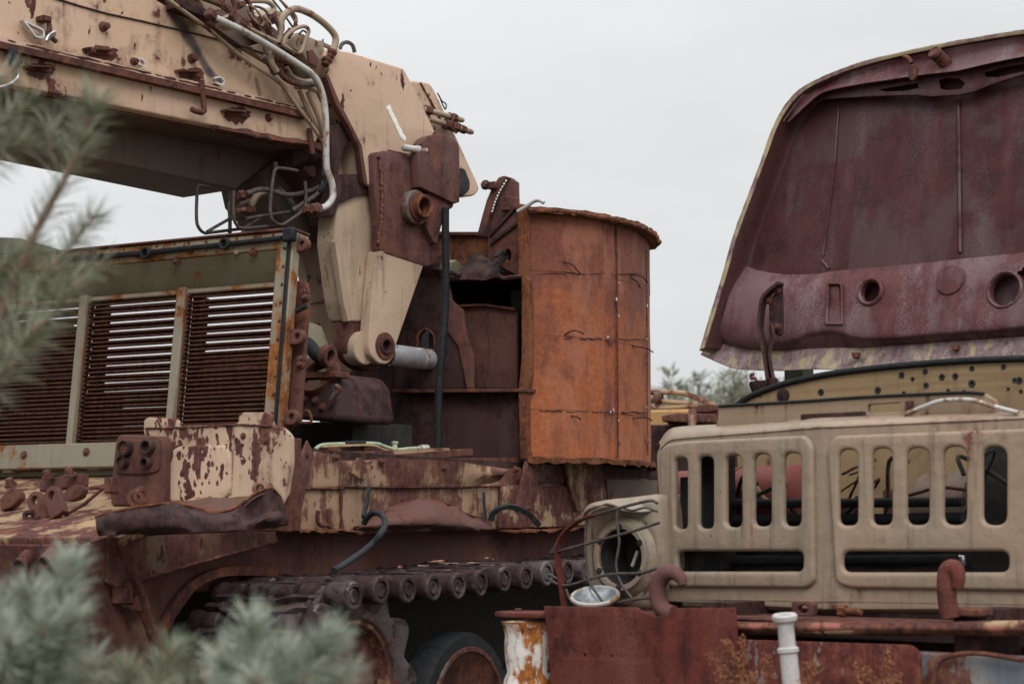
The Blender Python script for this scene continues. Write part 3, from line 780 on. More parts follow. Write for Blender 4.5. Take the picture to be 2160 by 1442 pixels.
f = z(5, (1330, 590, .02), (1400, 570, .06), (1440, 575, .02)); f2 = z(5, (1290, 625, .1), (1390, 600, .12), (1445, 595, .04)); f3 = z(5, (1320, 660, .06), (1400, 640, .1), (1460, 625, .0))
sheetpx('torn_strip', PS, FD([f, f2, f3]), .006, M['rust_dark'], veh, crumple=.02, cs=12, seed=7)

# ---- fender bracket and front side details
plate('fender_bracket', PS, z(5, (545, 700), (1395, 672), (1408, 720), (1000, 830), (640, 935), (580, 945), (548, 930)), .02, M['nose'], veh, front=.015)
weld('bracket_weld', [PS.at(*q, .012) for q in z(5, (580, 945), (640, 935), (1000, 830), (1400, 722))], .008, M['rust'], veh)
plate('front_gusset', PS, z(5, (470, 720), (545, 700), (550, 930), (480, 790)), .02, M['rust'], veh, front=.008)
boxpx('latch', PS, *z(5, (640, 935))[0], *z(5, (675, 1035))[0], -.05, .03, M['rust'], veh)
plate('hook', PS, rnd(z(5, (690, 1000), (720, 990), (735, 1040), (725, 1075), (660, 1070), (640, 1045), (690, 1040)), 5), .03, M['rust'], veh, front=.03)
# edge flange: hull wheel arch
arch = z(5, (780, 1230), (830, 1140), (900, 1020), (990, 930), (1100, 880), (1230, 870), (1400, 878))
tube('wheel_arch_lip', [PS.at(*q, -.03) for q in arch], .01, M['rust'], veh, sq=(.02, .012))

# ---- sponson (upper side) panels
sp = plate('sponson_wall', PS, z(6, (40, 160), (380, 190), (700, 180), (1270, 230), (1900, 270), (2130, 300), (2130, 620), (1700, 560), (1250, 575), (430, 600), (0, 585)), .05, M['tan_heavy'], veh, front=0)
plate('upper_panel', PS, jag(z(6, (110, 150), (250, 138), (372, 165), (388, 240), (375, 335), (180, 348), (120, 330)), 1.0, 6, 1, True), .012, M['tan_heavy'], sp, front=.016)
r1 = z(6, (395, 265, .02), (560, 183, .03), (760, 180, .035), (950, 190, .05), (1100, 203, .06), (1220, 225, .09), (1310, 240, .16))
r2 = z(6, (390, 300, .02), (560, 260, .025), (760, 262, .03), (950, 268, .04), (1100, 275, .05), (1200, 270, .09), (1290, 262, .16))
r3 = z(6, (390, 335, .02), (560, 338, .02), (760, 340, .02), (950, 338, .025), (1100, 335, .03), (1190, 318, .05), (1260, 300, .09))
sheetpx('curled_panel', PS, [r1, r2, r3], .01, M['tan_heavy'], sp, sub=4, crumple=.008, seed=2)
weld('seam', [PS.at(*q, .012) for q in z(6, (170, 345), (380, 345), (400, 335), (700, 340), (1000, 340), (1270, 332))], .007, M['rust'], sp, 3)
weld('seam', [PS.at(*q, .012) for q in z(6, (372, 300), (370, 450), (375, 580))], .008, M['rust'], sp, 4)
weld('seam', [PS.at(*q, .012) for q in z(6, (1265, 330), (1262, 450), (1250, 560))], .008, M['rust'], sp, 5)
plate('bent_flap', PS, z(6, (470, 172), (560, 222), (500, 300), (470, 290), (438, 262), (445, 200)), .012, M['tan_rust'], sp, front=.07)
for q in z(6, (335, 172), (590, 195), (935, 235), (1240, 250), (1348, 240), (110, 175)):
    bolt('bolt', PS.at(q[0], q[1], .03), PS.n, .014, M['fitting'], sp, .03)
plate('upright_bracket', PS, rnd(z(6, (1425, 140), (1525, 143), (1522, 200), (1470, 330), (1440, 460), (1355, 470), (1385, 330)), 5), .02, M['tan_heavy'], sp, holes=[circ(*z(6, (1452, 165))[0], 2.5, n=10), circ(*z(6, (1503, 165))[0], 2.5, n=10)], front=.04)
plate('upright_bracket', PS, rnd(z(6, (1625, 148), (1640, 140), (1725, 140), (1735, 155), (1760, 198), (1835, 212), (1868, 400), (1700, 480), (1655, 330)), 5), .02, M['tan_heavy'], sp, holes=[circ(*z(6, (1655, 160))[0], 3, n=10), circ(*z(6, (1710, 160))[0], 3, n=10)], front=.04)
plate('lower_band', PS, jag(z(6, (1272, 335), (1380, 325), (1660, 335), (1868, 400), (1868, 540), (1600, 560), (1262, 570)), .8, 8, 6, True), .014, M['tan_rust'], sp, front=.02)
plate('blade_bracket', PS, z(6, (185, 75), (222, 150), (190, 300), (150, 470), (135, 565), (105, 570), (95, 490), (110, 380), (90, 330), (100, 300)), .014, M['rust_plate'], sp, front=.12)
for q in z(6, (180, 160), (128, 430), (90, 290)):
    bolt('bolt', PS.at(q[0], q[1], .12), PS.n, .008, M['fitting'], sp, .008)
# hull lip, jagged
Rn = random.Random(9)
def lip(px, d0, d1, th, mat, seed):
    R = random.Random(seed); P = jag(px, .6, 9, seed)
    rows = [[PS.at(x, y, d0) for x, y in P], [PS.at(x, y, d0) + PS.n * (d1 - d0) * R.uniform(.75, 1.1) - UP * R.uniform(.0, .012) for x, y in P]]
    return sheet('torn_lip', rows, th, mat, sp, sub=1)
lip(z(6, (0, 572), (150, 580), (300, 575), (440, 592)), .0, .07, .008, M['rust_bright'], 1)
lip(z(6, (1250, 575), (1400, 578), (1560, 568), (1720, 556), (1900, 560)), .0, .12, .008, M['rust_bright'], 2)
# crushed dome of sheet metal
d1 = z(6, (560, 500, .02), (690, 440, .04), (860, 408, .06), (960, 428, .05), (1080, 490, .04), (1190, 520, .02))
d2 = z(6, (510, 530, .04), (660, 490, .12), (850, 465, .16), (980, 480, .14), (1120, 530, .1), (1220, 548, .03))
d3 = z(6, (460, 560, .05), (650, 548, .15), (850, 545, .2), (980, 550, .18), (1130, 565, .12), (1240, 570, .04))
d4 = z(6, (430, 590, .02), (640, 580, .1), (850, 575, .14), (980, 578, .12), (1130, 582, .08), (1245, 585, .02))
sheetpx('crushed_fender', PS, [d1, d2, d3, d4], .008, M['rust_wall'], sp, sub=5, crumple=.016, cs=13, seed=8, ang=40)
tube('dome_torn_edge', [PS.at(x, y - .5, d + .004) for x, y, d in d1], .005, M['rust_bright'], sp, sub=6, n=6)
tubepx('bent_bracket', PS, z(6, (242, 470), (240, 530), (262, 555), (290, 550), (310, 562)), .01, M['rust'], sp, d=.03, sub=2)
tubepx('bent_bracket', PS, z(6, (300, 460), (302, 530), (318, 566)), .01, M['rust'], sp, d=.03, sub=2)
# upper hull deck with loose-looking strips and rails fixed on it
deck = prism('deck', [hp(.12, -.03, 1.79), hp(4.4, -.03, 1.79), hp(4.4, -3.0, 1.79), hp(.12, -3.0, 1.79)], UP * .085, M['rust_dark'], veh)
PT = PS.off(-.14)
for k, (a, c, dd, mt) in enumerate((((370, 160), (945, 135), .0, 'tan_rust'), ((650, 175), (1075, 140), .06, 'rust'), ((120, 150), (560, 120), -.10, 'rust_dark'), ((900, 195), (1420, 185), .07, 'rust'), ((1200, 215), (1640, 225), .02, 'tan_grime_shade'))):
    a, c = z(6, a, c); p0, p1 = PT.at(*a, d=dd), PT.at(*c, d=dd)
    tube('deck_rail', [p0, p1], .01, M[mt], deck, sub=0, sq=(.016, .04))
for q in z(6, (352, 140), (568, 135), (1365, 205)):
    boxpx('deck_block', PT, q[0] - 8, q[1] - 8, q[0] + 8, q[1] + 12, -.06, .0, M['rust'], deck)
boxpx('side_box', PS, *z(6, (1480, 205))[0], *z(6, (1700, 320))[0], -.06, .012, M['tan_grime_shade'], sp)
pl = rnd(z(6, (1860, 290), (2150, 300), (2150, 420), (1870, 410)), 4)
plate('side_flap', PS, pl, .014, M['tan_grime_shade'], sp, front=.03)

# ---- tracks
TW, TP = .70, .200                                      # width, pitch
path = []
SPC, SPR = (-.27, .855), .405
for i in range(14):
    s = 2.9 - i * (2.9 + .22) / 13
    path.append((s, 1.262 + .06 * min(1, max(0, (s - .2) / 1.3)) - .012 * sin(max(0, s - 1.2) * 2.4)))
for i in range(1, 13):
    a = pi / 2 + i * radians(16)
    path.append((SPC[0] + SPR * cos(a), SPC[1] + SPR * sin(a)))
lens = [0]
for a, c in zip(path, path[1:]): lens.append(lens[-1] + math.hypot(c[0] - a[0], c[1] - a[1]))
def on_path(d):
    for i in range(len(lens) - 1):
        if d <= lens[i + 1]:
            t = (d - lens[i]) / (lens[i + 1] - lens[i]); a, c = path[i], path[i + 1]
            return a[0] + (c[0] - a[0]) * t, a[1] + (c[1] - a[1]) * t
    return path[-1]
def add(vs, fs, dv_, df):
    b = len(vs); vs += [tuple(v) for v in dv_]; fs += [tuple(i + b for i in f) for f in df]
def bx_(x0, x1, y0, y1, z0, z1):
    return [(x, y, zz) for zz in (z0, z1) for y in (y0, y1) for x in (x0, x1)], [(0, 2, 3, 1), (4, 5, 7, 6), (0, 1, 5, 4), (2, 6, 7, 3), (0, 4, 6, 2), (1, 3, 7, 5)]
# link: x along the run, y across (0 inner .. TW outer), z outward
vs, fs = [], []
add(vs, fs, *bx_(-.085, .10, .03, TW - .15, -.035, -.012))                    # shoe web
for y0, y1 in ((.0, .13), (.17, .40), (.44, TW - .14)):                       # pin tube in sections
    q, f = tube_data([V(-.10, y0, -.008), V(-.10, y0 + .006, -.008), V(-.10, y1 - .006, -.008), V(-.10, y1, -.008)], [.034, .042, .042, .034], 12); add(vs, fs, q, f)
q, f = lathe_data(V(-.10, TW - .125, -.012), V(0, 1, 0), [(.030, -.01), (.050, 0), (.058, .02), (.056, .075), (.061, .085), (.061, .12), (.054, .128), (.040, .128), (.038, .112), (.001, .112)], 18); add(vs, fs, q, f)
q, f = lathe_data(V(-.10, 0, -.012), V(0, -1, 0), [(.045, -.04), (.055, 0), (.052, .02), (.001, .02)], 14); add(vs, fs, q, f)
wav = [(.035, .02), (.035, .10), (.06, .13), (.06, .21), (.02, .26), (.02, .34), (.06, .39), (.06, .46), (.03, .50), (.03, TW - .13)]
q, f = tube_data([V(x, y, .006) for x, y in wav], 0, 4, (.030, .012)); add(vs, fs, q, f)     # wavy grouser
wav2 = [(-.045, .02), (-.05, .14), (-.03, .19), (-.03, .36), (-.055, .42), (-.05, TW - .13)]
q, f = tube_data([V(x, y, .0) for x, y in wav2], 0, 4, (.022, .010)); add(vs, fs, q, f)
for yy in (.10, .30, .52):
    add(vs, fs, *bx_(-.09, .10, yy - .012, yy + .012, -.03, .012))
q, f = tube_data([V(-.09, TW - .14, .004), V(-.02, TW - .125, .0), V(.03, TW - .13, -.004), V(.10, TW - .105, -.01)], 0, 4, (.03, .014)); add(vs, fs, q, f)
me = bpy.data.meshes.new('track_link'); me.from_pydata(vs, [], fs)
bm = bmesh.new(); bm.from_mesh(me); bmesh.ops.recalc_face_normals(bm, faces=bm.faces)
bm.to_mesh(me); bm.free(); fin(me, 40); me.materials.append(M['track']); link_me = me
vs, fs = lathe_data(V(-.10, TW - .01, -.012), V(0, 1, 0), [(.032, -.02), (.032, .006), (.027, .01), (.001, .006)], 14)
pin_me = bpy.data.meshes.new('pin_cap'); pin_me.from_pydata(vs, [], fs); fin(pin_me); pin_me.materials.append(M['track'])
vs, fs = [], []
R = random.Random(2)
N = 12
for i in range(5):
    for j in range(N):
        vs.append((-.07 + .155 * i / 4, .05 + (TW - .22) * j / (N - 1), -.012 + R.uniform(0, .016)))
for i in range(4):
    for j in range(N - 1):
        a = i * N + j; fs.append((a, a + 1, a + N + 1, a + N))
mud_me = bpy.data.meshes.new('dirt'); mud_me.from_pydata(vs, [], fs); fin(mud_me, 80)
M['mud'] = plain('mossy_dirt', (.055, .04, .024), .95, var=.4, sc=24, bump=.7, col2=(.12, .085, .045)); mud_me.materials.append(M['mud'])
d = .02; k = 0
Rn = random.Random(3)
while d < lens[-1] - .05:
    s, h = on_path(d); s1, h1 = on_path(d + .05)
    t = (L * (s1 - s) + UP * (h1 - h)).normalized()      # direction of run (towards the sprocket then down)
    y = PS.n; nz = y.cross(t) if False else t.cross(y)
    if nz.z < 0 and s > SPC[0]: nz = -nz
    c = V(*C0) + L * SPC[0] + UP * SPC[1]
    base = hp(s, -.05, h)
    if s <= SPC[0] + .05:
        out = (L * (s - SPC[0]) + UP * (h - SPC[1])).normalized()
        nz = out if nz.dot(out) > 0 else -nz
    x = y.cross(nz)
    m = Matrix((x, y, nz)).transposed().to_4x4(); m.translation = base
    m = m @ Matrix.Translation((0, Rn.uniform(-.006, .006), 0)) @ Matrix.Rotation(Rn.uniform(-.03, .03), 4, 'Y')
    lk = link('track_link', link_me, None, veh, m)
    link('pin_cap', pin_me, None, lk, m)
    link('dirt', mud_me, None, lk, m)
    d += TP; k += 1
# sprocket, idler disc and road wheels
SPo = hp(SPC[0], .54, SPC[1])
PSP = Plane(SPo, L, UP)
NT = 11; out = []
for i in range(NT * 10):
    a = 2 * pi * i / (NT * 10); w = .5 + .5 * cos(NT * a)
    r = .365 + .085 * (w ** .8)
    out.append((r * cos(a), r * sin(a)))
sprk = plate('sprocket', PSP, out, .055, M['track'], veh, holes=[circ(0, 0, .275, n=40)], uv=True, bev=.012, front=.03)
ring('sprocket_rim', SPo, PS.n, .33, .255, -.16, .012, M['tan_rust'], sprk, 40)
lathe('sprocket_dish', SPo, PS.n, [(.26, -.05), (.26, -.10), (.13, -.16), (.11, .02), (.09, .05), (.02, .06)], M['rust'], sprk, 32)
for i in range(10):
    a = 2 * pi * i / 10
    bolt('bolt', PSP.w(.292 * cos(a), .292 * sin(a), .012), PS.n, .018, M['fitting'], sprk, .02)
PW = PS.off(.56)
for i, s in enumerate((.62, 1.5, 2.38)):
    o = hp(s, .56, .655)
    wh = lathe('road_wheel', o, PS.n, [(.20, -.16), (.315, -.15), (.315, -.02), (.29, .0), (.25, -.03), (.12, -.05), (.10, .05), (.03, .06)], M['rust'], veh, 40)
    lathe('tyre', o, PS.n, [(.318, -.16), (.365, -.165), (.385, -.14), (.385, -.03), (.368, -.004), (.32, .0), (.318, -.02), (.318, -.16)], M['rubber'], wh, 48, cap=False)
    ring('wheel_rim', o, PS.n, .319, .293, -.03, .006, M['pipe_dark'], wh, 48)
    lathe('swing_arm', o, -PS.n, [(.05, .0), (.05, .5)], M['rust_dark'], wh, 12)

# ================================================================== crane boom
BP = Plane(atY(640, 310, 10.2), V(.631, .775, 0), UP)
def bz(*pts): return z(2, *pts)
boom = plate('boom', BP, [(-460, 90), (640, 308), (668, 300), (690, 240), (668, 196), (600, 158), (317, -8), (150, -90), (-460, -230)], .60, M['tan_boom'], veh, bev=.012, seg=3)
plate('boom_lower_box', BP, z(1, (-900, 380), (-900, 620), (1380, 1108), (1640, 905), (1640, 780), (0, 420)), .42, M['tan_grime_shade'], boom, front=-.30, bev=.012)
# lower bulged face below the rail
plate('lower_face', BP, [(-460, -12), (-460, 84), (640, 304), (655, 296), (648, 252)], .03, M['tan_boom'], boom, front=.028, bev=.014, seg=3)
ua, va = BP.uv(BP.at(-460, 90)); ub, vb = BP.uv(BP.at(640, 308))
prism('boom_underside', [BP.w(ua, va - .004, -.015), BP.w(ub, vb - .004, -.015), BP.w(ub, vb - .004, -.31), BP.w(ua, va - .004, -.31)], UP * -.006, M['tan_grime_shade'], boom, .002)  # dark plate: grime and the boom's underside shade put into its colour
# rail with shadow gap
ra, rb = BP.at(-460, -8, .05), BP.at(645, 246, .05)
tube('rail', [ra, rb], .01, M['rust'], boom, sub=0, sq=(.014, .024))
ra, rb = BP.at(-460, -22, .02), BP.at(640, 232, .02)
tube('rail_flange', [ra, rb], .01, M['tan'], boom, sub=0, sq=(.012, .02))
weld('rail_weld', [BP.at(0, 82, .035), BP.at(300, 152, .035), BP.at(640, 230, .035)], .008, M['rust'], boom, 4, .03)
# long seam on the upper face, torn lower lip
tube('seam', [BP.at(-300, -135, .004), BP.at(165, 12, .004), BP.at(300, 45, .004), BP.at(478, 88, .004), BP.at(600, 128, .004)], .0045, M['rust_dark'], boom, sub=3, n=6)
rows = [[BP.at(x, y, d) for x, y, d in z(1, (1255, 735, .03), (1450, 762, .034), (1650, 800, .036), (1800, 815, .03), (1880, 840, .02))],
        [BP.at(x, y, d) for x, y, d in z(1, (1260, 752, .05), (1450, 790, .055), (1650, 830, .055), (1800, 850, .05), (1880, 880, .03))],
        [BP.at(x, y, d) for x, y, d in z(1, (1265, 775, -.02), (1450, 815, -.02), (1650, 850, -.02), (1800, 872, -.02), (1880, 895, -.02))]]
sheet('torn_lower_lip', rows, .012, M['rust'], boom, sub=5, crumple=.012, cs=16)
# brackets, studs, clips
for (x, y, w, h, d) in ((590, 300, 150, 50, .0), (1115, 428, 120, 50, .0), (235, 400, 140, 45, .03), (1385, 660, 120, 48, .03)):
    a = z(1, (x - w / 2, y - h / 2), (x + w / 2, y - h * .3), (x + w / 2, y + h * .55), (x - w / 2, y + h * .25))
    RR = random.Random(int(x)); pq = z(1, *[(x + 8 + (w * .62) * cos(t) * RR.uniform(.85, 1.2), y + 8 + h * (.75 if sin(t) < 0 else 1.05) * sin(t) * RR.uniform(.75, 1.35)) for t in [i * 2 * pi / 26 for i in range(26)]])
    plate('bare_patch', BP, pq, .003, M['rust'], boom, front=d + .0022, bev=.0005)
    br = plate('step_bracket', BP, a, .012, M['rust'], boom, front=d + .012, bev=.003)
    c = z(1, (x - w / 2 + 4, y - h / 2), (x + w / 2, y - h * .3), (x + w / 2, y - h * .05), (x - w / 2 + 4, y - h * .25))
    plate('step_lip', BP, c, .05, M['rust'], br, front=d + .05, bev=.003)
for q in z(1, (600, 158), (1118, 345)):
    lathe('stud', BP.at(*q, .0), BP.n, [(.024, -.005), (.024, .012), (.016, .014), (.016, .04), (.010, .044), (.001, .042)], M['fitting'], boom, 16)
tubepx('clip', BP, z(1, (125, 120), (180, 150), (240, 180), (240, 220), (200, 215), (165, 170), (125, 120)), .006, M['alu'], boom, d=.03, sub=3, sq=(.004, .016))
tubepx('clip', BP, z(1, (275, 245), (290, 215), (325, 195)), .006, M['alu'], boom, d=.05, sq=(.004, .014))
tubepx('clip', BP, z(1, (795, 360), (815, 345), (838, 365), (835, 388), (800, 375)), .006, M['alu'], boom, d=.03, sq=(.003, .012))
tubepx('clip', BP, z(1, (1240, 460), (1275, 455), (1298, 475), (1285, 498), (1245, 485)), .008, M['alu'], boom, d=.035, sq=(.004, .018))
boxpx('valve_lever', BP, *z(1, (255, 85))[0], *z(1, (305, 130))[0], 0, .06, M['fitting'], boom)
tubepx('valve_lever_rod', BP, z(1, (285, 130), (290, 175), (280, 200), (330, 245)), .012, M['fitting'], boom, d=.04)
tubepx('pipe_hanger', BP, z(1, (1180, 470), (1185, 560), (1195, 650), (1160, 655), (1120, 640)), .014, M['rust'], boom, d=.07, sub=2)
tubepx('pipe_hanger', BP, z(1, (1810, 750), (1820, 830), (1830, 900)), .014, M['rust'], boom, d=.05, sub=2)
tubepx('hose_end', BP, z(1, (55, 280), (75, 350), (95, 400)), .022, M['rubber_grey'], boom, d=.06)
tubepx('cable', BP, z(1, (100, 410), (105, 450), (60, 490), (-20, 515)), .007, M['alu'], boom, d=.06)
for q in z(1, (1570, 690), (780, 362), (530, 300)):
    bolt('bolt', BP.at(*q, .03), BP.n, .014, M['fitting'], boom, .03)
M['soot'] = plain('black_spray_paint', (.07, .062, .06), .8, var=.3)

# upper manifold: recess with its shade put into the colour, valve blocks and pipework
up = plate('manifold_beam', BP, bz((-330, -160), (820, 620), (800, 420), (700, 330), (480, 150), (250, -40)), .35, M['tan_grime_shade'], boom, front=-.06)
plate('manifold_channel', BP, bz((-60, -20), (140, 75), (135, 120), (-60, 40)), .10, M['rust_dark'], boom, front=.10)
for pts, d in ((((575, 265), (600, 212), (645, 190), (785, 250), (792, 300), (745, 400), (700, 375), (665, 320)), .12), (((430, 90), (480, 40), (540, 70), (535, 130), (470, 150)), .05), (((225, 100), (290, 70), (330, 120), (290, 165), (240, 140)), .12),
               (((330, 150), (420, 120), (500, 190), (470, 250), (380, 215)), .0), (((360, 270), (430, 250), (500, 320), (470, 380), (400, 330)), .0), (((20, -60), (160, -40), (190, 60), (100, 70)), .02), (((560, 330), (640, 330), (700, 400), (640, 420)), .02)):
    plate('valve_block', BP, bz(*pts), .11, M['pipe_tan'], boom, front=d, bev=.008)
plate('rust_patch_plate', BP, bz((690, 300), (720, 290), (760, 350), (745, 396), (700, 370)), .012, M['rust'], boom, front=.13)
pipes = [  # photo path, radius, material, distance before the boom face
    (((150, 105), (330, 190), (500, 290), (640, 380), (730, 450), (775, 550), (795, 680), (798, 850), (802, 980), (832, 1070), (838, 1150), (800, 1205), (745, 1222)), .0175, 'pipe', .17),
    (((-180, -40), (0, 92), (120, 180), (300, 330), (480, 450), (550, 510), (620, 610), (680, 690), (740, 770), (785, 850)), .0105, 'pipe_tan', .09),
    (((300, 130), (360, 172), (460, 222), (560, 272), (625, 315), (655, 300), (680, 230), (697, 180), (670, 155), (615, 172), (565, 215), (550, 260)), .010, 'pipe_tan', .18),
    (((535, 180), (540, 110), (590, 62), (640, 55), (720, 90), (800, 150), (850, 210), (850, 265), (825, 325)), .0185, 'pipe_tan', .06),
    (((280, 45), (330, 12), (400, 6), (460, 14), (495, 50), (470, 92)), .013, 'pipe_tan', .14),
    (((500, 105), (532, 175), (520, 245), (485, 300), (478, 360), (510, 420)), .016, 'pipe_tan', .13),
    (((520, 400), (550, 450), (610, 485), (700, 495), (755, 480)), .015, 'pipe_dark', .12),
    (((565, 395), (600, 450), (670, 478), (745, 470)), .014, 'pipe_tan', .10),
    (((620, 510), (690, 510), (750, 535)), .014, 'pipe_tan', .07),
    (((690, 540), (735, 640), (770, 740), (785, 800)), .013, 'pipe_tan', .08),
    (((640, 530), (690, 640), (740, 740), (780, 830)), .012, 'pipe_tan', .05),
    (((470, 110), (440, 60), (380, 40), (350, 80), (380, 130)), .007, 'pipe_dark', .16),
    (((340, 60), (370, 110), (420, 150), (430, 120), (390, 60), (345, 30)), .006, 'pipe_tan', .18),
    (((600, 75), (622, 110), (612, 165), (590, 200)), .010, 'pipe_tan', .05),
    (((880, 285), (892, 258), (922, 248), (952, 266), (966, 308)), .011, 'bar', -.05),
    (((500, -30), (560, 40), (630, 150)), .0055, 'pipe_dark', -.10), (((470, -20), (540, 70), (610, 170)), .0055, 'pipe_dark', -.10), (((520, -10), (580, 50)), .006, 'pipe_tan', -.06),
    (((640, 200), (665, 180), (690, 200)), .005, 'black', .14), (((740, 255), (775, 270), (780, 230)), .004, 'black', .1),
    (((60, -20), (150, 15), (210, 40)), .016, 'pipe_dark', .16), (((250, -10), (262, 40), (240, 100)), .013, 'pipe_dark', .18), (((310, -20), (350, 20), (365, 90), (335, 140)), .011, 'pipe_dark', .17),
    (((430, 330), (480, 390), (500, 440)), .018, 'pipe_dark', .06), (((760, 250), (840, 290), (900, 325)), .013, 'pipe_tan', .02),
    # below the boom
    (((250, 1245), (300, 1225), (350, 1215), (390, 1150), (440, 1122), (520, 1130)), .017, 'pipe_tan', -.12),
    (((285, 1220), (300, 1195), (340, 1180), (380, 1130)), .013, 'pipe_dark', -.16),
    (((330, 1132), (430, 1107), (560, 1140), (660, 1130), (760, 1090), (785, 1000), (778, 920)), .014, 'bar', -.05),
    (((520, 1110), (570, 1160), (620, 1230)), .020, 'olive_far', -.12), (((600, 1230), (680, 1180), (760, 1120), (790, 1040)), .013, 'bar', -.02),
    (((800, 900), (822, 960), (800, 1060), (760, 1120)), .009, 'rubber', .05),
]
for pts, r, mt, d in pipes:
    tubepx('pipe', BP, bz(*pts), r, M[mt], boom, d=d, n=10)
for (x, y), r, h, dx, dy, d in (((132, 95), .032, .07, 1, .5, .16), ((215, 45), .026, .05, .8, .6, .17), ((258, 95), .024, .05, .6, -.8, .17), ((490, 105), .026, .05, .6, .8, .14), ((300, 25), .022, .04, 1, -.4, .16), ((580, 195), .022, .05, .5, -.8, .14),
        ((828, 318), .028, .05, -.4, .9, .07), ((800, 362), .030, .045, -.4, .9, .08), ((900, 328), .022, .04, 1, .3, .02), ((455, 165), .026, .06, .7, .7, .1), ((395, 150), .022, .06, .7, .7, .15), ((525, 365), .028, .06, 0, 1, .1), ((735, 1222), .034, .06, -1, .0, .17),
        ((690, 1225), .030, .05, -1, 0, .14), ((345, 1225), .032, .06, 1, -.2, -.12), ((320, 1140), .026, .08, 1, -.2, -.08), ((180, 10), .03, .05, 1, .4, .15), ((460, 225), .03, .05, .8, .6, .05), ((380, 120), .024, .05, .9, .3, .16), ((335, 130), .02, .05, .3, .9, .17)):
    q = bz((x, y))[0]
    ax = (BP.u * dx - BP.v * dy).normalized()
    lathe('pipe_fitting', BP.at(*q, d) - ax * h / 2, ax, [(r * .8, 0), (r, .006), (r, h * .45), (r * .78, h * .5), (r * .78, h - .006), (r * .7, h)], M['fitting'], boom, 6)
# dark pivot underbody
plate('pivot_underbody', BP, bz((470, 1180), (430, 1000), (560, 860), (850, 800), (900, 1050), (930, 1400), (600, 1400), (540, 1260)), .35, M['tan_grime_shade'], boom, front=-.30)
tubepx('pivot_tube', BP, bz((560, 925), (700, 905), (830, 880)), .062, M['rust_dark'], boom, d=-.12, n=16)
plate('pivot_cheek', BP, bz((815, 740), (905, 708), (955, 780), (935, 835), (900, 870), (860, 1060), (835, 1060), (830, 860)), .16, M['rust_dark'], boom, front=.02)
plate('pivot_fillet', BP, bz((640, 950), (840, 870), (870, 960), (840, 1070), (760, 1090)), .2, M['rust_plate'], boom, front=-.10)

# bar guards hanging below the boom
g = [(((1225, 1098), (1160, 1086), (1152, 1150), (1150, 1285), (1165, 1335), (1195, 1362), (1235, 1360), (1420, 1338), (1610, 1318)), .0085, -.22),
     (((1368, 1115), (1366, 1200), (1368, 1275), (1385, 1315), (1415, 1335), (1560, 1325)), .0085, -.06),
     (((1345, 1115), (1346, 1250), (1345, 1375)), .010, -.24), (((1345, 1180), (1338, 1210), (1345, 1285)), .008, -.18),
     (((1212, 1355), (1335, 1285), (1350, 1280), (1540, 1268)), .0085, -.18), (((1420, 1370), (1430, 1335), (1500, 1290), (1540, 1262)), .009, -.14),
     (((1610, 950), (1612, 985)), .014, -.06),
     (((1740, 1000), (1650, 985), (1612, 992), (1598, 1040), (1585, 1150), (1582, 1250), (1600, 1295), (1640, 1315), (1680, 1300), (1775, 1225), (1790, 1150), (1785, 1060)), .0095, .0),
     (((1440, 1280), (1540, 1262), (1700, 1238), (1790, 1215)), .0085, -.08)]
for pts, r, d in g:
    tubepx('guard_bar', BP, z(1, *pts), r, M['bar'], boom, d=d, sub=4)

# ================================================================== crane head and lift arms
HP_ = BP.off(.06)
head = plate('crane_head', HP_, rnd(bz((783, 330), (800, 285), (925, 300), (1255, 400), (1292, 470), (1440, 775), (1380, 830), (1330, 880), (1335, 960), (1200, 960), (1090, 980), (1062, 1092), (1035, 1078), (1000, 850), (930, 720), (870, 600), (800, 420)), 6), .30, M['tan'], veh, bev=.012, seg=3)
plate('far_cheek', HP_, rnd(bz((1280, 470), (1340, 475), (1408, 487), (1440, 540), (1690, 1078), (1696, 1112), (1668, 1146), (1590, 1152), (1480, 1000), (1300, 700)), 8), .08, M['tan'], head, front=-.22, bev=.012, seg=3)
weld('seam', [HP_.at(*q, -.215) for q in bz((1350, 485), (1420, 610), (1500, 760))], .006, M['rust'], head, 3)
plate('head_edge_flange', HP_, bz((815, 440), (880, 600), (945, 722), (1010, 855), (1042, 1070), (1035, 1085), (1018, 1060), (990, 860), (925, 730), (855, 610), (800, 450)), .04, M['rust'], head, front=.012)
plate('head_edge_strip', HP_, bz((930, 835), (995, 830), (1010, 1045), (990, 1050), (850, 1060), (870, 960)), .1, M['tan'], head, front=-.16)
und = plate('head_underside', HP_, bz((840, 1062), (1000, 1048), (1100, 1165), (1090, 1300), (900, 1300)), .25, M['tan_grime_shade'], head, front=-.06)
# white chalk stroke (dry paint) and torn marks
plate('paint_stroke', HP_, jag(bz((1150, 625), (1172, 612), (1200, 680), (1268, 815), (1258, 828), (1232, 800), (1180, 690)), 1.2, 5, 4, True), .002, M['chalk'], head, front=.0022, bev=.0003)
lathe('grease_pipe', HP_.at(*bz((1245, 862))[0], .06), (HP_.u + HP_.n * .2).normalized(), [(.014, 0), (.019, .003), (.019, .09), (.024, .092), (.024, .11), (.017, .112), (.017, .16)], M['pipe'], head, 14)
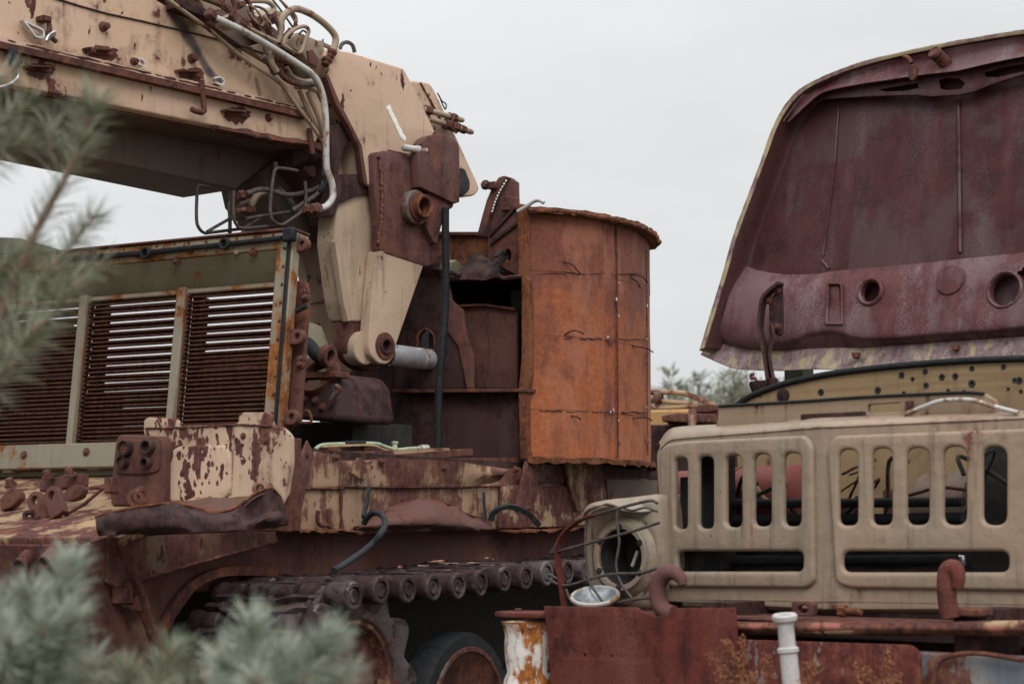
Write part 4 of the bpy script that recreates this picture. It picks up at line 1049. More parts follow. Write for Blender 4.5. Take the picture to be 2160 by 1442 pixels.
# rust plate
rp = plate('rust_plate', HP_, rnd(bz((1072, 905), (1085, 890), (1180, 885), (1300, 915), (1312, 960), (1340, 1085), (1420, 1120), (1545, 1185), (1545, 1210), (1500, 1240), (1480, 1300), (1445, 1430), (1440, 1480), (1500, 1500), (1390, 1560), (1140, 1480), (1105, 1300), (1080, 1090)), 6), .05, M['rust_plate'], head, front=.035, bev=.006)
plate('rust_plate_lower', HP_, z(4, (430, 408), (432, 250), (700, 230), (740, 240), (715, 330), (700, 375), (660, 400), (655, 432), (600, 430)), .05, M['rust_plate'], head, front=.034, bev=.005)
plate('rust_wedge', HP_, bz((1395, 1130), (1420, 1122), (1540, 1190), (1498, 1245), (1470, 1330), (1450, 1425), (1430, 1420), (1380, 1320)), .07, M['rust_plate'], head, front=.075, bev=.006)
plate('rounded_plate', HP_, bz(*([(1338, 890), (1358, 850)] + [(1340 + 120 - 118 * cos(t) , 872 - 88 * sin(t)) for t in [.35 + i * (pi - .35) / 12 for i in range(13)]] + [(1582, 1000), (1580, 1182), (1552, 1192), (1450, 1142), (1345, 1092)])), .06, M['rust_plate'], head, front=.10, bev=.006)
weld('bead', [HP_.at(*q, .042) for q in bz((1105, 910), (1120, 1020), (1125, 1180), (1120, 1300), (1100, 1430))], .011, M['rust_plate'], head, 6, .007)
weld('bead', [HP_.at(*q, .04) for q in bz((1330, 930), (1310, 1040), (1340, 1090), (1450, 1140))], .014, M['rust_dark'], head, 8, .010)
weld('bead', [HP_.at(*q, .01) for q in bz((1072, 900), (1180, 884), (1310, 918))], .008, M['rust'], head, 9, .010)
# pin boss
bo = HP_.at(*bz((1312, 1215))[0], .05)
bs_ = ring('pin_boss', bo, HP_.n, .096, .062, -.02, .032, M['pipe_dark'], head, 40, .008)
ring('pin_sleeve', bo, HP_.n, .066, .044, -.02, .085, M['rust_bright'], bs_, 36, .006)
ring('pin_collar', bo, HP_.n, .078, .06, .03, .05, M['rust'], bs_, 36, .004)
lathe('pin_core', bo, HP_.n, [(.045, -.03), (.045, .0), (.001, .0)], M['rust_bright'], bs_, 24, cap=False)
# hydraulic couplings on the head
for a, c in (((1370, 640), (1600, 705)), ((1400, 695), (1655, 775))):
    q = bz(a, c); p0, p1 = HP_.at(*q[0], -.16), HP_.at(*q[1], -.16); ax = (p1 - p0).normalized(); ln = (p1 - p0).length
    tb = lathe('coupling', p0, ax, [(.017, 0), (.017, ln - .02), (.012, ln)], M['pipe_tan'], head, 12)
    for t, r, h in ((.02, .030, .05), (.62, .026, .025), (.72, .028, .03)) if a[0] < 1390 else ((.35, .032, .05), (.5, .034, .06), (.72, .026, .04)):
        lathe('coupling_nut', p0 + ax * (ln * t), ax, [(r * .8, 0), (r, .005), (r, h - .005), (r * .8, h)], M['fitting'], tb, 6)
tubepx('tie_wire', HP_, bz((1560, 780), (1530, 740), (1540, 700), (1555, 675)), .006, M['fitting'], head, d=-.1)
tubepx('loose_wire', HP_, bz((1450, 545), (1475, 590), (1500, 610), (1495, 640), (1475, 600), (1460, 560)), .004, M['black'], head, d=-.2)
bl_ = plate('brush_block', HP_, rnd(bz((1560, 980), (1610, 985), (1640, 1060), (1640, 1110), (1600, 1150), (1550, 1110)), 6), .10, M['black'], head, front=-.10)

# lift arms: rear fork, front fork with eyes, hydraulic cylinder
arm2 = plate('rear_fork', HP_, rnd(z(4, (232, 372), (245, 180), (330, 140), (430, 150), (430, 410), (405, 700), (382, 742), (292, 738), (268, 640)), 8), .14, M['tan_clean'], veh, front=-.05, bev=.014, seg=3)
plate('fork_rib', HP_, z(4, (232, 372), (246, 360), (300, 640), (310, 735), (292, 738), (268, 640)), .04, M['tan_clean'], arm2, front=-.025)
plate('fork_dark_block', HP_, z(4, (205, 60), (420, 60), (432, 140), (330, 160), (250, 200), (225, 250), (205, 250)), .16, M['rust_dark'], arm2, front=-.03)  # dark rust block; shade of the cavity under the head is in its colour
knk = plate('clevis', HP_, rnd(z(4, (285, 735), (388, 745), (392, 880), (430, 930), (450, 948), (420, 966), (370, 960), (320, 925), (285, 870)), 8), .10, M['rust'], veh, front=-.06, bev=.012)
lathe('clevis_eye', HP_.at(*z(4, (352, 862))[0], -.05), HP_.n, [(.055, -.06), (.085, -.06), (.09, -.05), (.09, .03), (.085, .036), (.03, .036)], M['tan_clean'], knk, 36)
fork = plate('front_fork', HP_, rnd(z(4, (432, 405), (640, 430), (657, 432), (640, 490), (560, 720), (515, 850), (505, 905), (475, 938), (432, 932), (398, 895), (388, 850), (398, 700), (422, 450)), 9), .075, M['tan_clean'], veh, holes=[[(p[0], p[1]) for p in circ(*z(4, (463, 852))[0], 9, 13, 24)]], front=.03, bev=.010, seg=3)
ring('eye_collar', HP_.at(*z(4, (463, 852))[0], .03), HP_.n, .075, .040, -.02, .008, M['rust'], fork, 36)
ring('eye_bush', HP_.at(*z(4, (463, 852))[0], .03), HP_.n, .046, .030, -.06, .018, M['rust_dark'], fork, 28)
lathe('eye_pin', HP_.at(*z(4, (463, 852))[0], .03), HP_.n, [(.031, -.2), (.031, -.02), (.001, -.02)], M['rust_dark'], fork, 20, cap=False)
tube('fork_edge', [HP_.at(*q, -.01) for q in z(4, (425, 430), (400, 700), (388, 850))], .01, M['rust'], fork, sub=0, sq=(.03, .006))
p0 = HP_.at(*z(4, (440, 885))[0], -.06); p1 = HP_.at(*z(4, (760, 925))[0], -.16)
ax = (p1 - p0).normalized(); ln = (p1 - p0).length
rod = lathe('cylinder_rod', p0, ax, [(.058, 0), (.058, ln)], M['chrome'], veh, 28)
lathe('rod_wear_band', p0, ax, [(.0592, ln * .55), (.0592, ln * .60)], M['pipe'], rod, 28)
lathe('rod_eye', p0, ax, [(.066, -.02), (.066, .05), (.06, .06)], M['rust'], rod, 24)
plate('back_plate', BP, rnd(z(4, (20, 200), (240, 170), (260, 400), (305, 760), (320, 975), (210, 985), (140, 950), (90, 700), (112, 550), (95, 480), (70, 420)), 10), .08, M['tan_clean'], veh, front=-.45, bev=.01)
weld('back_plate_seam', [BP.at(*q, -.448) for q in z(4, (110, 655), (180, 645), (300, 640))], .006, M['tan_clean'], veh, 5)

# ================================================================== turret base and orange drum
PD = Plane(atY(1105, 700, 10.75), -Wd, UP)
def d4(*p): return z(4, *p)
base = plate('turret_base', PD, d4((150, 990), (330, 940), (500, 940), (500, 1065), (1115, 1060), (1110, 1385), (840, 1385), (170, 1360)), .12, M['rust_dark'], veh, front=-.03)
plate('base_shelf', PD, d4((498, 1050), (1118, 1046), (1118, 1062), (498, 1066)), .14, M['rust'], base, front=.045, bev=.003)
hole = rnd(d4((612, 800), (650, 765), (692, 800), (692, 940), (650, 968), (612, 930)), 9)
panel = plate('rod_panel', PD, d4((500, 1050), (500, 880), (520, 720), (590, 545), (650, 532), (745, 530), (762, 640), (812, 682), (830, 800), (862, 885), (862, 1046)), .045, M['rust_dark'], base, holes=[hole], front=.0, bev=.005)
weld('hole_lip', [PD.at(*q, .0) for q in hole + hole[:1]], .007, M['rust'], panel, 5, .02)
plate('cable_guard', PD, d4((745, 560), (765, 640), (815, 685), (835, 800), (866, 890), (866, 1046), (840, 1046), (800, 850), (735, 760)), .03, M['rust_plate'], base, front=.02, bev=.004)
ip = plate('inner_panel', PD, d4((810, 668), (935, 664), (1070, 684), (1070, 1046), (858, 1046)), .03, M['rust_wall'], base, front=-.12)
tube('inner_panel_lip', [PD.at(*q, -.11) for q in d4((800, 668), (930, 662), (1070, 682))], .008, M['rust'], ip, sub=0, sq=(.006, .02))
weld('inner_panel_fold', [PD.at(*q, -.118) for q in d4((935, 668), (945, 850), (935, 1044))], .005, M['rust'], ip, 5)
plate('cavity_back', PD, d4((560, 560), (1080, 560), (1080, 1046), (520, 1046)), .05, M['black'], base, front=-1.0)  # black sheet: the cavity's shade put into its colour
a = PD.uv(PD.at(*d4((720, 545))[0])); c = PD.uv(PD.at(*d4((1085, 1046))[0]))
box('cavity_roof', PD, a[0] - .1, c[0], a[1], a[1] + .03, -1.0, -.05, M['rust_dark'], base)  # ceiling plate added to darken the cavity
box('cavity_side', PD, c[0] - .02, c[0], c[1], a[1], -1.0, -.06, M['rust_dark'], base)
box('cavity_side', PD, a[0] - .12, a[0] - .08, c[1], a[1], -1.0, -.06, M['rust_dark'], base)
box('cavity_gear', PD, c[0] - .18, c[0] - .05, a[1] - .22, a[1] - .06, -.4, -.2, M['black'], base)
t0 = d4((770, 520, -.12), (830, 470, -.12), (872, 425, -.12), (925, 440, -.12), (985, 485, -.12), (1010, 520, -.12), (1095, 528, -.12))
t1 = d4((760, 530, -.02), (830, 520, -.01), (872, 500, .0), (925, 505, .0), (985, 512, .0), (1010, 530, .01), (1100, 528, .01))
t2 = d4((760, 545, .0), (830, 545, .02), (872, 545, .03), (925, 545, .03), (985, 535, .03), (1015, 545, .03), (1100, 532, .03))
sheetpx('torn_roof', PD, [t0, t1, t2], .008, M['rust_dark'], base, sub=4, crumple=.008, cs=12)
tubepx('torn_edge', PD, d4((985, 520, .04), (1010, 538, .04), (1040, 530, .04), (1095, 528, .04)), .006, M['tan_heavy'], base)
plate('upper_wall', PD, d4((640, 330), (900, 335), (938, 342), (938, 470), (640, 560)), .05, M['rust_bright'], base, front=-.55)
plate('upper_wall_edge', PD, d4((640, 318), (760, 325), (900, 325), (940, 330), (940, 342), (640, 340)), .08, M['rust'], base, front=-.52)
dh = circ(*d4((1030, 432))[0], 7, 13, 18)
door = plate('door_wall', PD, d4((938, 335), (1068, 195), (1080, 200), (1082, 530), (1000, 490), (940, 450)), .04, M['rust'], base, holes=[dh], front=.0)
tube('door_rib', [PD.at(*q, .008) for q in d4((950, 380), (1070, 290))], .008, M['rust_dark'], door, sub=0, sq=(.008, .012))
tube('door_rib', [PD.at(*q, .008) for q in d4((945, 345), (1066, 215))], .008, M['rust_dark'], door, sub=0, sq=(.008, .012))
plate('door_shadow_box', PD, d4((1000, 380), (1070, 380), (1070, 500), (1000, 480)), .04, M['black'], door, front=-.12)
Rn = random.Random(5)
for k in range(9):
    s = d4((1030 + Rn.uniform(-8, 8), 430 + Rn.uniform(-18, 18)))[0]; e_ = d4((960 + Rn.uniform(-10, 25), 445 + Rn.uniform(-15, 40)))[0]
    m_ = ((s[0] + e_[0]) / 2, (s[1] + e_[1]) / 2 - Rn.uniform(0, 6))
    tube('cut_cable', [PD.at(*s, -.08), PD.at(*m_, .06), PD.at(*e_, .10)], .006, M['rubber' if k % 3 else 'rubber_grey'], door, n=6)
for zz in (d4((640, 495), (790, 505)),):
    p0, p1 = PD.at(*zz[0], -.05), PD.at(*zz[1], -.05); ax = (p1 - p0).normalized(); ln = (p1 - p0).length
    lathe('stub_shaft', p0, ax, [(.065, -.05), (.065, .14), (.05, .15), (.05, ln)], M['rust_dark'], base, 20)
    lathe('shaft_end', p0, ax, [(.055, ln - .09), (.06, ln - .08), (.06, ln), (.03, ln + .002)], M['frame_clean'], base, 8)
tubepx('dark_rod', PD, d4((690, 500), (780, 515), (810, 525)), .014, M['rust_dark'], base, d=.02)
# curved horn plate behind
PH = PD.off(-.35)
horn = plate('horn_plate', PH, d4((885, 345), (905, 270), (930, 180), (958, 115), (985, 75), (1010, 66), (1048, 82), (1064, 95), (1066, 195), (1010, 260), (950, 340)), .05, M['rust_plate'], veh, bev=.008)
plate('horn_rim', PH, d4((885, 345), (905, 270), (930, 180), (958, 115), (985, 75), (1010, 66), (1022, 72), (985, 130), (955, 210), (930, 290), (915, 345)), .10, M['rust_plate'], horn, front=.05, bev=.006)
for k in range(11):
    t = k / 10; x = 1022 - 62 * t - 8 * sin(t * 3); y = 84 + 140 * t
    q = d4((x - 3, y), (x + 4, y + 2), (x, y + 11), (x - 6, y + 9)); plate('chalk_mark', PH, q, .002, M['chalk'], horn, front=.0525, bev=.0003)
boxpx('horn_block', PH, *d4((992, 165))[0], *d4((1045, 225))[0], 0, .10, M['rust'], horn, .006)
boxpx('horn_latch', PH, *d4((932, 95))[0], *d4((972, 125))[0], 0, .08, M['rust'], horn, .006)
bolt('bolt', PH.at(*d4((928, 110))[0], .06), PH.n, .02, M['fitting'], horn, .03)

# drum: its plan is the photographed rim brought down on one level
def drum_mat(name='drum_rust', bias=.80):
    m, nt = nodes(name); b = NB(nt)
    out = b.n('ShaderNodeOutputMaterial'); bs = b.n('ShaderNodeBsdfPrincipled'); nt.links.new(bs.outputs[0], out.inputs[0])
    geo = b.n('ShaderNodeNewGeometry'); pos = geo.outputs['Position']
    sep = b.n('ShaderNodeSeparateXYZ', {'Vector': pos})
    n1 = b.noise(pos, 3.2, 8, .62, .4); n2 = b.noise(b.scale(pos, (6, 6, .7)), 2.4, 6, .6); n3 = b.noise(pos, 38, 6, .7); n4 = b.noise(pos, 160, 3, .7)
    hgt = b.math('ADD', b.math('MULTIPLY', b.math('SUBTRACT', 2.72, sep.outputs['Z']), .55), b.math('ADD', b.math('MULTIPLY', n1, 1.2), b.math('MULTIPLY', n2, .55)))
    f = b.step(hgt, bias - .06, bias + .3)
    lo = b.mix(b.step(n3, .35, .7), (.235, .070, .030), (.35, .108, .040))
    lo = b.mix(b.math('MULTIPLY', b.step(n2, .5, .72), .7), lo, (.17, .06, .034))
    hi = b.mix(b.step(n3, .3, .7), (.11, .036, .026), (.18, .058, .036))
    hi = b.mix(b.math('MULTIPLY', b.step(n2, .54, .66), .7), hi, (.20, .078, .052))
    c = b.mix(f, hi, lo)
    c = b.mix(b.math('MULTIPLY', b.step(b.noise(b.scale(pos, (1, 1, .45)), 6, 8, .7), .55, .66), .6), c, (.105, .038, .026))
    c = b.mix(b.math('MULTIPLY', b.step(b.noise(b.scale(pos, (1, 1, .55), (5, 3, 1)), 4.5, 7, .68), .5, .62), .42), c, (.33, .135, .085))
    c = b.mix(b.math('MULTIPLY', b.step(n4, .62, .8), .5), c, (.36, .19, .11))
    nt.links.new(c, bs.inputs['Base Color']); bs.inputs['Roughness'].default_value = .85; bs.inputs['Specular IOR Level'].default_value = .3
    h = b.math('ADD', b.math('MULTIPLY', n3, .6), b.math('MULTIPLY', n1, .6))
    bp = b.n('ShaderNodeBump', {'Strength': .5, 'Distance': .008, 'Height': h}); nt.links.new(bp.outputs[0], bs.inputs['Normal'])
    return m
M['drum'] = drum_mat(); M['drum_dark'] = drum_mat('drum_rust_dark', .95)
zt = atY(1108, 441, 10.75).z
plan = [atZ(x, y, zt) for x, y in ((1108, 441), (1190, 446), (1270, 458), (1330, 474), (1362, 492), (1374, 508))]
zb = atY(1108, 968, 10.75).z
drum = thing('_', '', '', (0, 0, 0)) if False else None
wall = cat([V(p.x, p.y, 0) for p in plan], 10)
# continue round the back
bk = wall[-1]; dirn = (wall[-1] - wall[-3]).normalized()
n_in = V(-dirn.y, dirn.x, 0)
tail = [bk + dirn * .35 * sin(t) + n_in * .55 * (1 - cos(t)) for t in (.4, .8, 1.2, 1.6, 2.0, 2.4, 2.8)]
def along(w):
    c = [0]
    for a_, b_ in zip(w, w[1:]): c.append(c[-1] + (b_ - a_).length)
    return c
cl = along(wall)
def wall_at(t):
    t = max(0, min(cl[-1], t))
    for i in range(len(cl) - 1):
        if t <= cl[i + 1] + 1e-9:
            return wall[i].lerp(wall[i + 1], (t - cl[i]) / max(1e-9, cl[i + 1] - cl[i]))
    return wall[-1]
def wall_px(px):
    """arc position whose image column is px"""
    best = min(range(200), key=lambda i: abs((lambda p: CX + F * p.x / (p.y * cos(PITCH) + 1.0 * sin(PITCH)) - px)(wall_at(cl[-1] * i / 199))))
    return cl[-1] * best / 199
def outn(t):
    d_ = (wall_at(t + .01) - wall_at(t - .01)).normalized(); return V(d_.y, -d_.x, 0)
seams_t = [0, wall_px(1275), wall_px(1303), wall_px(1350), cl[-1]]
def zrow(py): return atY(1190, py, 10.9).z
seams_z = [zt - .02, zrow(577), zrow(712), zrow(866), zb]
drum = None
for j in range(4):
    za, zb_ = seams_z[j], seams_z[j + 1]
    for i in range(4):
        ta, tb = seams_t[i] + .001, seams_t[i + 1] - .001
        inset = (.0, .012, .004, .010)[i]
        ns = 8
        rows = []
        for zz in (za - .001, (za + zb_) / 2, zb_ + .001):
            rows.append([wall_at(ta + (tb - ta) * k / ns) + UP * zz - outn(ta + (tb - ta) * k / ns) * inset for k in range(ns + 1)])
        if drum is None:
            rows_core = [[w + UP * zz - outn(min(cl[-1], cl[k])) * .04 if k < len(wall) else w + UP * zz for k, w in enumerate(wall[:-1] + tail)] for zz in (zt - .03, zb + .01)]
            drum = sheet('drum_core', rows_core, .02, M['rust_dark'], veh, sub=1)
        sheet('drum_panel', rows, .02, M['drum_dark' if i == 1 else 'drum'], drum, sub=1, crumple=.004, cs=5, seed=i + j * 4)
# rim: flange standing out over the wall, ragged
rim = [wall_at(cl[-1] * k / 40) for k in range(41)] + tail
R = random.Random(6)
def rim_row(o, zz, j=0): return [p + (outn(min(cl[-1], cl[-1] * k / 40)) if k <= 40 else (p - (bk + n_in * .5)).normalized()) * (o + R.uniform(-j, j)) + UP * (zz + R.uniform(-j, j)) for k, p in enumerate(rim)]
sheet('drum_rim', [rim_row(-.03, zt + .012), rim_row(.05, zt + .008, .004), rim_row(.054, zt - .022, .006), rim_row(.0, zt - .026)], .006, M['rust_bright'], drum, sub=1)
weld('rim_crust', rim_row(.048, zt - .012, .004)[:41], .013, M['rust_bright'], drum, 4, .012)
sheet('drum_lid', [rim_row(.0, zt - .005), [p.lerp(bk + n_in * .6, .9) + UP * (zt - .005) for p in rim]], .01, M['rust'], drum, sub=1)
sheet('drum_foot', [rim_row(.0, zb + .012), rim_row(.04, zb + .01, .006), rim_row(.04, zb - .02, .01)], .006, M['rust_bright'], drum, sub=1)
def wp(px, py, o=.0):
    t = wall_px(px); p = wall_at(t)
    d_ = ray(px, py); k = p.y / d_.y
    return V(p.x, p.y, (EYE + d_ * k).z) + outn(t) * o
for px, r in ((1303, .005), (1365, .004)):
    weld('drum_weld', [wp(px, y, .0) for y in range(484 if px < 1340 else 528, 972, 12)], r, M['rust_plate'], drum, int(px), .011)
R = random.Random(8)
def lich(px, y0, y1, n, w=4):
    for k in range(n):
        y = R.uniform(y0, y1); p = wp(px + R.uniform(-w, w), y, .006); s = R.uniform(.004, .011)
        vs, fs = [], []
        for q in range(9):
            a_ = q * 2 * pi / 8; rr = s * R.uniform(.6, 1.3)
            vs.append(V(0, 0, .005) if q == 8 else V(cos(a_) * rr, sin(a_) * rr * 1.6, -.002))
        o_ = outn(wall_px(px)); tx = UP.cross(o_)
        vs = [p + tx * v.x + UP * v.y + o_ * v.z for v in vs]
        fs = [(q, (q + 1) % 8, 8) for q in range(8)]
        mesh('lichen', vs, fs, M['lichen'] if R.random() < .35 else M['rust_plate'], drum, ang=90)
lich(1303, 490, 960, 8, 3); lich(1362, 600, 950, 16, 3); lich(1290, 705, 722, 5, 10); lich(1295, 860, 870, 4, 14)
for y, a_, c_ in ((577, 1130, 1370), (712, 1125, 1372), (866, 1140, 1372)):
    xs = list(range(a_, c_, 9))
    i = 0
    while i < len(xs) - 3:
        k = R.randint(2, 6)
        weld('drum_weld', [wp(x, y + (x - 1110) * .012 * (1 if y > 600 else -.3) + R.uniform(-1.5, 1.5), .0) for x in xs[i:i + k + 1]], R.uniform(.002, .005), M['rust_plate'], drum, i + y, .010)
        i += k + R.randint(0, 2)
for pts in (((1285, 462), (1310, 480), (1330, 505), (1352, 525)), ((1288, 800), (1310, 783), (1340, 788), (1362, 798)), ((1320, 1172), (1335, 1182), (1345, 1194)), ((1595, 525), (1620, 530), (1650, 560)), ((1605, 850), (1640, 862), (1672, 880)), ((1605, 1185), (1635, 1180), (1665, 1195)), ((1598, 535), (1605, 560), (1612, 580))):
    q = d4(*pts); tube('bent_rod', [wp(q[0][0], q[0][1], .0)] + [wp(x, y, .035) for x, y in q[1:]], .0042, M['rust_dark'], drum, n=6)
plate('drum_edge_flange', PD, jag(d4((1070, 192), (1114, 200), (1114, 530), (1126, 545), (1130, 980), (1114, 1060), (1114, 1372), (1086, 1370), (1078, 1060), (1092, 900), (1092, 545), (1078, 520)), .7, 9, 3, True), .05, M['rust_bright'], drum, front=.035)
tubepx('grey_cable', PD, d4((1075, 232), (1110, 212), (1150, 185), (1175, 180), (1195, 192)), .011, M['pipe'], drum, d=.08)

# ================================================================== truck
G = atY(1735, 1040, 7.75)
TU = Plane(G, V(.743, -.669, 0), UP)                  # across the truck, facing its front
BK = -TU.n
TL = Plane(G, V(.669, -.743, 0), UP)                  # left half of the nose
TR = Plane(G, V(.809, -.588, 0), UP)                  # right half
truck = thing('military_truck', 'tan military truck with slotted grille, raised rusty maroon hood and missing headlight', 'truck', V(G.x, G.y, 0))
def rr(x0, x1, y0, y1, r): return rnd([(x0, y0), (x1, y0), (x1, y1), (x0, y1)], r, 5)
def zr(k, x0, x1, y0, y1, r, g=0):
    (a, c), (b, d) = z(k, (x0, y0), (x1, y1)); return rr(a - g, b + g, c - g, d + g, r)
lsl = [(832, 888, 403, 730, 14), (940, 1008, 397, 728, 15), (1065, 1138, 392, 722, 16), (1192, 1273, 387, 718, 17), (1330, 1410, 382, 718, 17), (842, 1420, 832, 925, 14)]
rsl = [(715, 800, 366, 715, 18), (868, 958, 360, 714, 19), (1025, 1128, 358, 712, 21), (1195, 1300, 352, 712, 22), (1375, 1485, 352, 712, 23), (732, 1495, 832, 928, 18)]
lh = [zr(7, *s[:4], s[4]) for s in lsl]; rh = [zr(8, *s[:4], s[4]) for s in rsl]
lh2 = [zr(7, *s[:4], s[4] + 6, 8) for s in lsl]; rh2 = [zr(8, *s[:4], s[4] + 6, 9) for s in rsl]
body = plate('grille_shell', TL, rnd([(1384, 955), (1400, 927), (1737, 896), (1737, 1285), (1402, 1268), (1396, 1180)], 10), .02, M['truck'], truck, holes=lh2, bev=.006)
plate('grille_shell_side', TR, [(1733, 896), (2160, 878), (2280, 874), (2300, 890), (2290, 1300), (2160, 1285), (1733, 1285)], .02, M['truck'], body, holes=rh2, bev=.006)
plate('grille_pad', TL, rnd([(1389, 952), (1402, 936), (1440, 930), (1697, 917), (1712, 940), (1716, 1225), (1700, 1240), (1410, 1238), (1398, 1215)], 14), .034, M['truck'], body, holes=lh, front=.022, bev=.0165, seg=4)
plate('grille_pad', TR, rnd([(1742, 945), (1757, 918), (2160, 903), (2215, 903), (2230, 930), (2228, 1230), (2205, 1247), (1790, 1240), (1760, 1228)], 16), .034, M['truck'], body, holes=rh, front=.022, bev=.0165, seg=4)
# inner lining of each slot
for pl, hs in ((TL, lh2), (TR, rh2)):
    for h in hs:
        q = [pl.at(x, y, -.02) for x, y in h]
        vs = q + [p - pl.n * .035 for p in q]; n = len(q)
        fs = [(i, (i + 1) % n, n + (i + 1) % n, n + i) for i in range(n)]
        mesh('slot_sleeve', vs, fs, M['truck'], body, ang=60)
# pad shadow-groove bottom roll and shoulder
def two(px, py, d): return (TL if px < 1735 else TR).at(px, py, d)
xs = [1392, 1410, 1440, 1570, 1697, 1735, 1790, 1917, 2040, 2160, 2290]
yf = [945, 928, 922, 912, 902, 899, 897, 891, 886, 880, 876]
ys_ = [935, 911, 902, 895, 886.5, 884, 882, 876, 872, 868.6, 865]
sheet('shoulder', [[two(x, y + 4, .002) for x, y in zip(xs, yf)], [two(x, y, .004) for x, y in zip(xs, yf)], [two(x, y2 + (y - y2) * .4, -.02) for x, y, y2 in zip(xs, yf, ys_)], [two(x, y2, -.085) for x, y2 in zip(xs, ys_)], [two(x, y2 + 1, -.16) for x, y2 in zip(xs, ys_)]], .006, M['truck'], body, sub=3)
sheet('bottom_roll', [[two(x, 1262 + (x - 1400) * .015, .002) for x in xs[2:]], [two(x, 1280 + (x - 1400) * .015, -.02) for x in xs[2:]], [two(x, 1286 + (x - 1400) * .015, -.10) for x in xs[2:]]], .006, M['truck'], body, sub=3)
# cap with opening
TC = TU.off(-.14)
capo = z(8, (150, 262), (160, 215), (165, 168), (560, 145), (800, 128), (1100, 113), (1300, 105), (1385, 110), (1430, 135), (1450, 205), (1568, 200), (1700, 200), (1700, 215), (800, 230), (500, 250))
cap = plate('hood_sill', TC, capo, .03, M['truck_cap'], truck, holes=[rnd(z(8, (850, 160), (1000, 150), (1000, 192), (845, 196)), 3)], bev=.006)
tube('sill_seal', [TC.at(*q, .004) for q in z(8, (165, 166), (560, 143), (800, 126), (1100, 111), (1300, 103), (1385, 108))], .006, M['rubber'], cap, sub=3)
boxpx('sill_strip', TC, *z(8, (540, 203))[0], *z(8, (832, 224))[0], 0, .02, M['rust_dark'], cap)
boxpx('sill_catch', TC, *z(8, (1018, 140))[0], *z(8, (1045, 196))[0], 0, .03, M['rust'], cap)
tubepx('stay_rod', TC, z(8, (1020, 205), (1100, 172), (1190, 142), (1320, 138), (1420, 165), (1540, 196)), .009, M['pipe'], cap, d=.05)

# firewall with bullet holes
TFW = TU.off(-.82)
arch = z(10, (340, 1065), (420, 1010), (600, 940), (800, 890), (1000, 855), (1300, 820), (1700, 787), (2160, 768), (2500, 775), (2800, 800))
bul = [(1385, 872, 12), (1535, 850, 11), (1640, 885, 12), (1725, 880, 12), (1830, 925, 14), (1540, 937, 11), (1455, 897, 8), (1235, 968, 13), (875, 980, 13), (1830, 830, 10), (2030, 820, 10), (2100, 905, 9), (2130, 906, 13), (1920, 1032, 11), (1400, 985, 7), (1680, 970, 7), (1780, 985, 12), (2140, 975, 7), (2060, 960, 6)]
bh = [circ(*z(10, (x, y))[0], r * .27, n=9) for x, y, r in bul]
fw = plate('firewall', TFW, arch + [(2420, 1290), (1560, 1290)], .012, M['firewall'], truck, holes=bh, bev=.002)
for x, y, r in bul:
    ring('bullet_hole_rim', TFW.at(*z(10, (x, y))[0], .001), TFW.n, r * .0017 * .7, r * .0017 * .3, -.002, .002, M['black'], fw, 12, .001)
tube('firewall_seal', [TFW.at(*q, .004) for q in arch], .014, M['rubber'], fw, sub=4)
plate('firewall_dark_sheet', TFW, [(x, y + 6) for x, y in arch] + [(2420, 1290), (1560, 1290)], .02, M['black'], fw, front=-.03)  # black sheet added close behind so the bullet holes look dark
lathe('seal_bracket', TFW.at(*z(10, (640, 1000))[0], .0), TFW.n, [(.03, 0), (.03, .012), (.012, .018), (.001, .018)], M['rust_dark'], fw, 16)
cb = box('cab_post', TU, -.30, -.10, .25, 1.0, -1.35, -1.2, M['olive_far'], truck) if False else None
boxpx('cab_pillar', TU.off(-1.6), *z(10, (640, 800))[0], *z(10, (760, 960))[0], -.1, 0, M['olive_far'], truck)

# hood: dished shell, underside towards us
HD = Plane(G + BK * 1.02, TU.u, UP * cos(radians(10)) + BK * sin(radians(10)))
uc = HD.uv(HD.at(2022, 400))[0]
out_px = [(1478, 740), (1507, 645), (1530, 567), (1547, 505), (1568, 445), (1590, 387), (1612, 327), (1636, 262), (1664, 216), (1697, 185), (1742, 162), (1807, 137), (1907, 111), (2022, 88)]
L_ = cat([V(*HD.uv(HD.at(x, y, .086)), 0) for x, y in out_px], 4)
ol = [(p.x, p.y) for p in L_] + [(2 * uc - p.x, p.y) for p in reversed(L_[:-1])]
cv = HD.uv(HD.at(2022, 450))[1]
def srow(k, d, fade=0): return [HD.w(uc + (u - uc) * k, cv + (v - cv) * k, d) for u, v in ol]
hood = sheet('hood', [srow(.97, -.05), srow(.992, .02), srow(1.0, .085)], .005, M['hood_rim'], truck, sub=1)
sheet('hood_edge', [srow(1.0, .086), srow(.993, .10), srow(.978, .095)], .005, M['hood_rim'], hood, sub=2, crumple=.0025, cs=14)
sheet('hood_turned_edge', [srow(.977, .094), srow(.965, .05), srow(.955, .0), srow(.94, -.02)], .005, M['hood_in'], hood, sub=2)
inner = [(uc + (u - uc) * .945, cv + (v - cv) * .945) for u, v in ol]
plate('hood_panel', HD, inner, .006, M['hood_in'], hood, uv=True, front=-.012, bev=.001)
for pts, r, mt in ((((985, 545), (975, 700), (950, 1000), (885, 1500)), .0035, 'hood_in'), (((1740, 500), (1745, 900), (1750, 1300), (1752, 1480)), .006, 'hood_in')):
    q = z(9, *pts); tube('panel_crease', [HD.at(*p, -.011) for p in q], .008, M[mt], hood, sub=3, sq=(r, r * 2.4))
tubepx('panel_weld_drip', HD, z(10, (880, 145), (900, 170), (925, 198)), .006, M['hood_low'], hood, d=-.006)
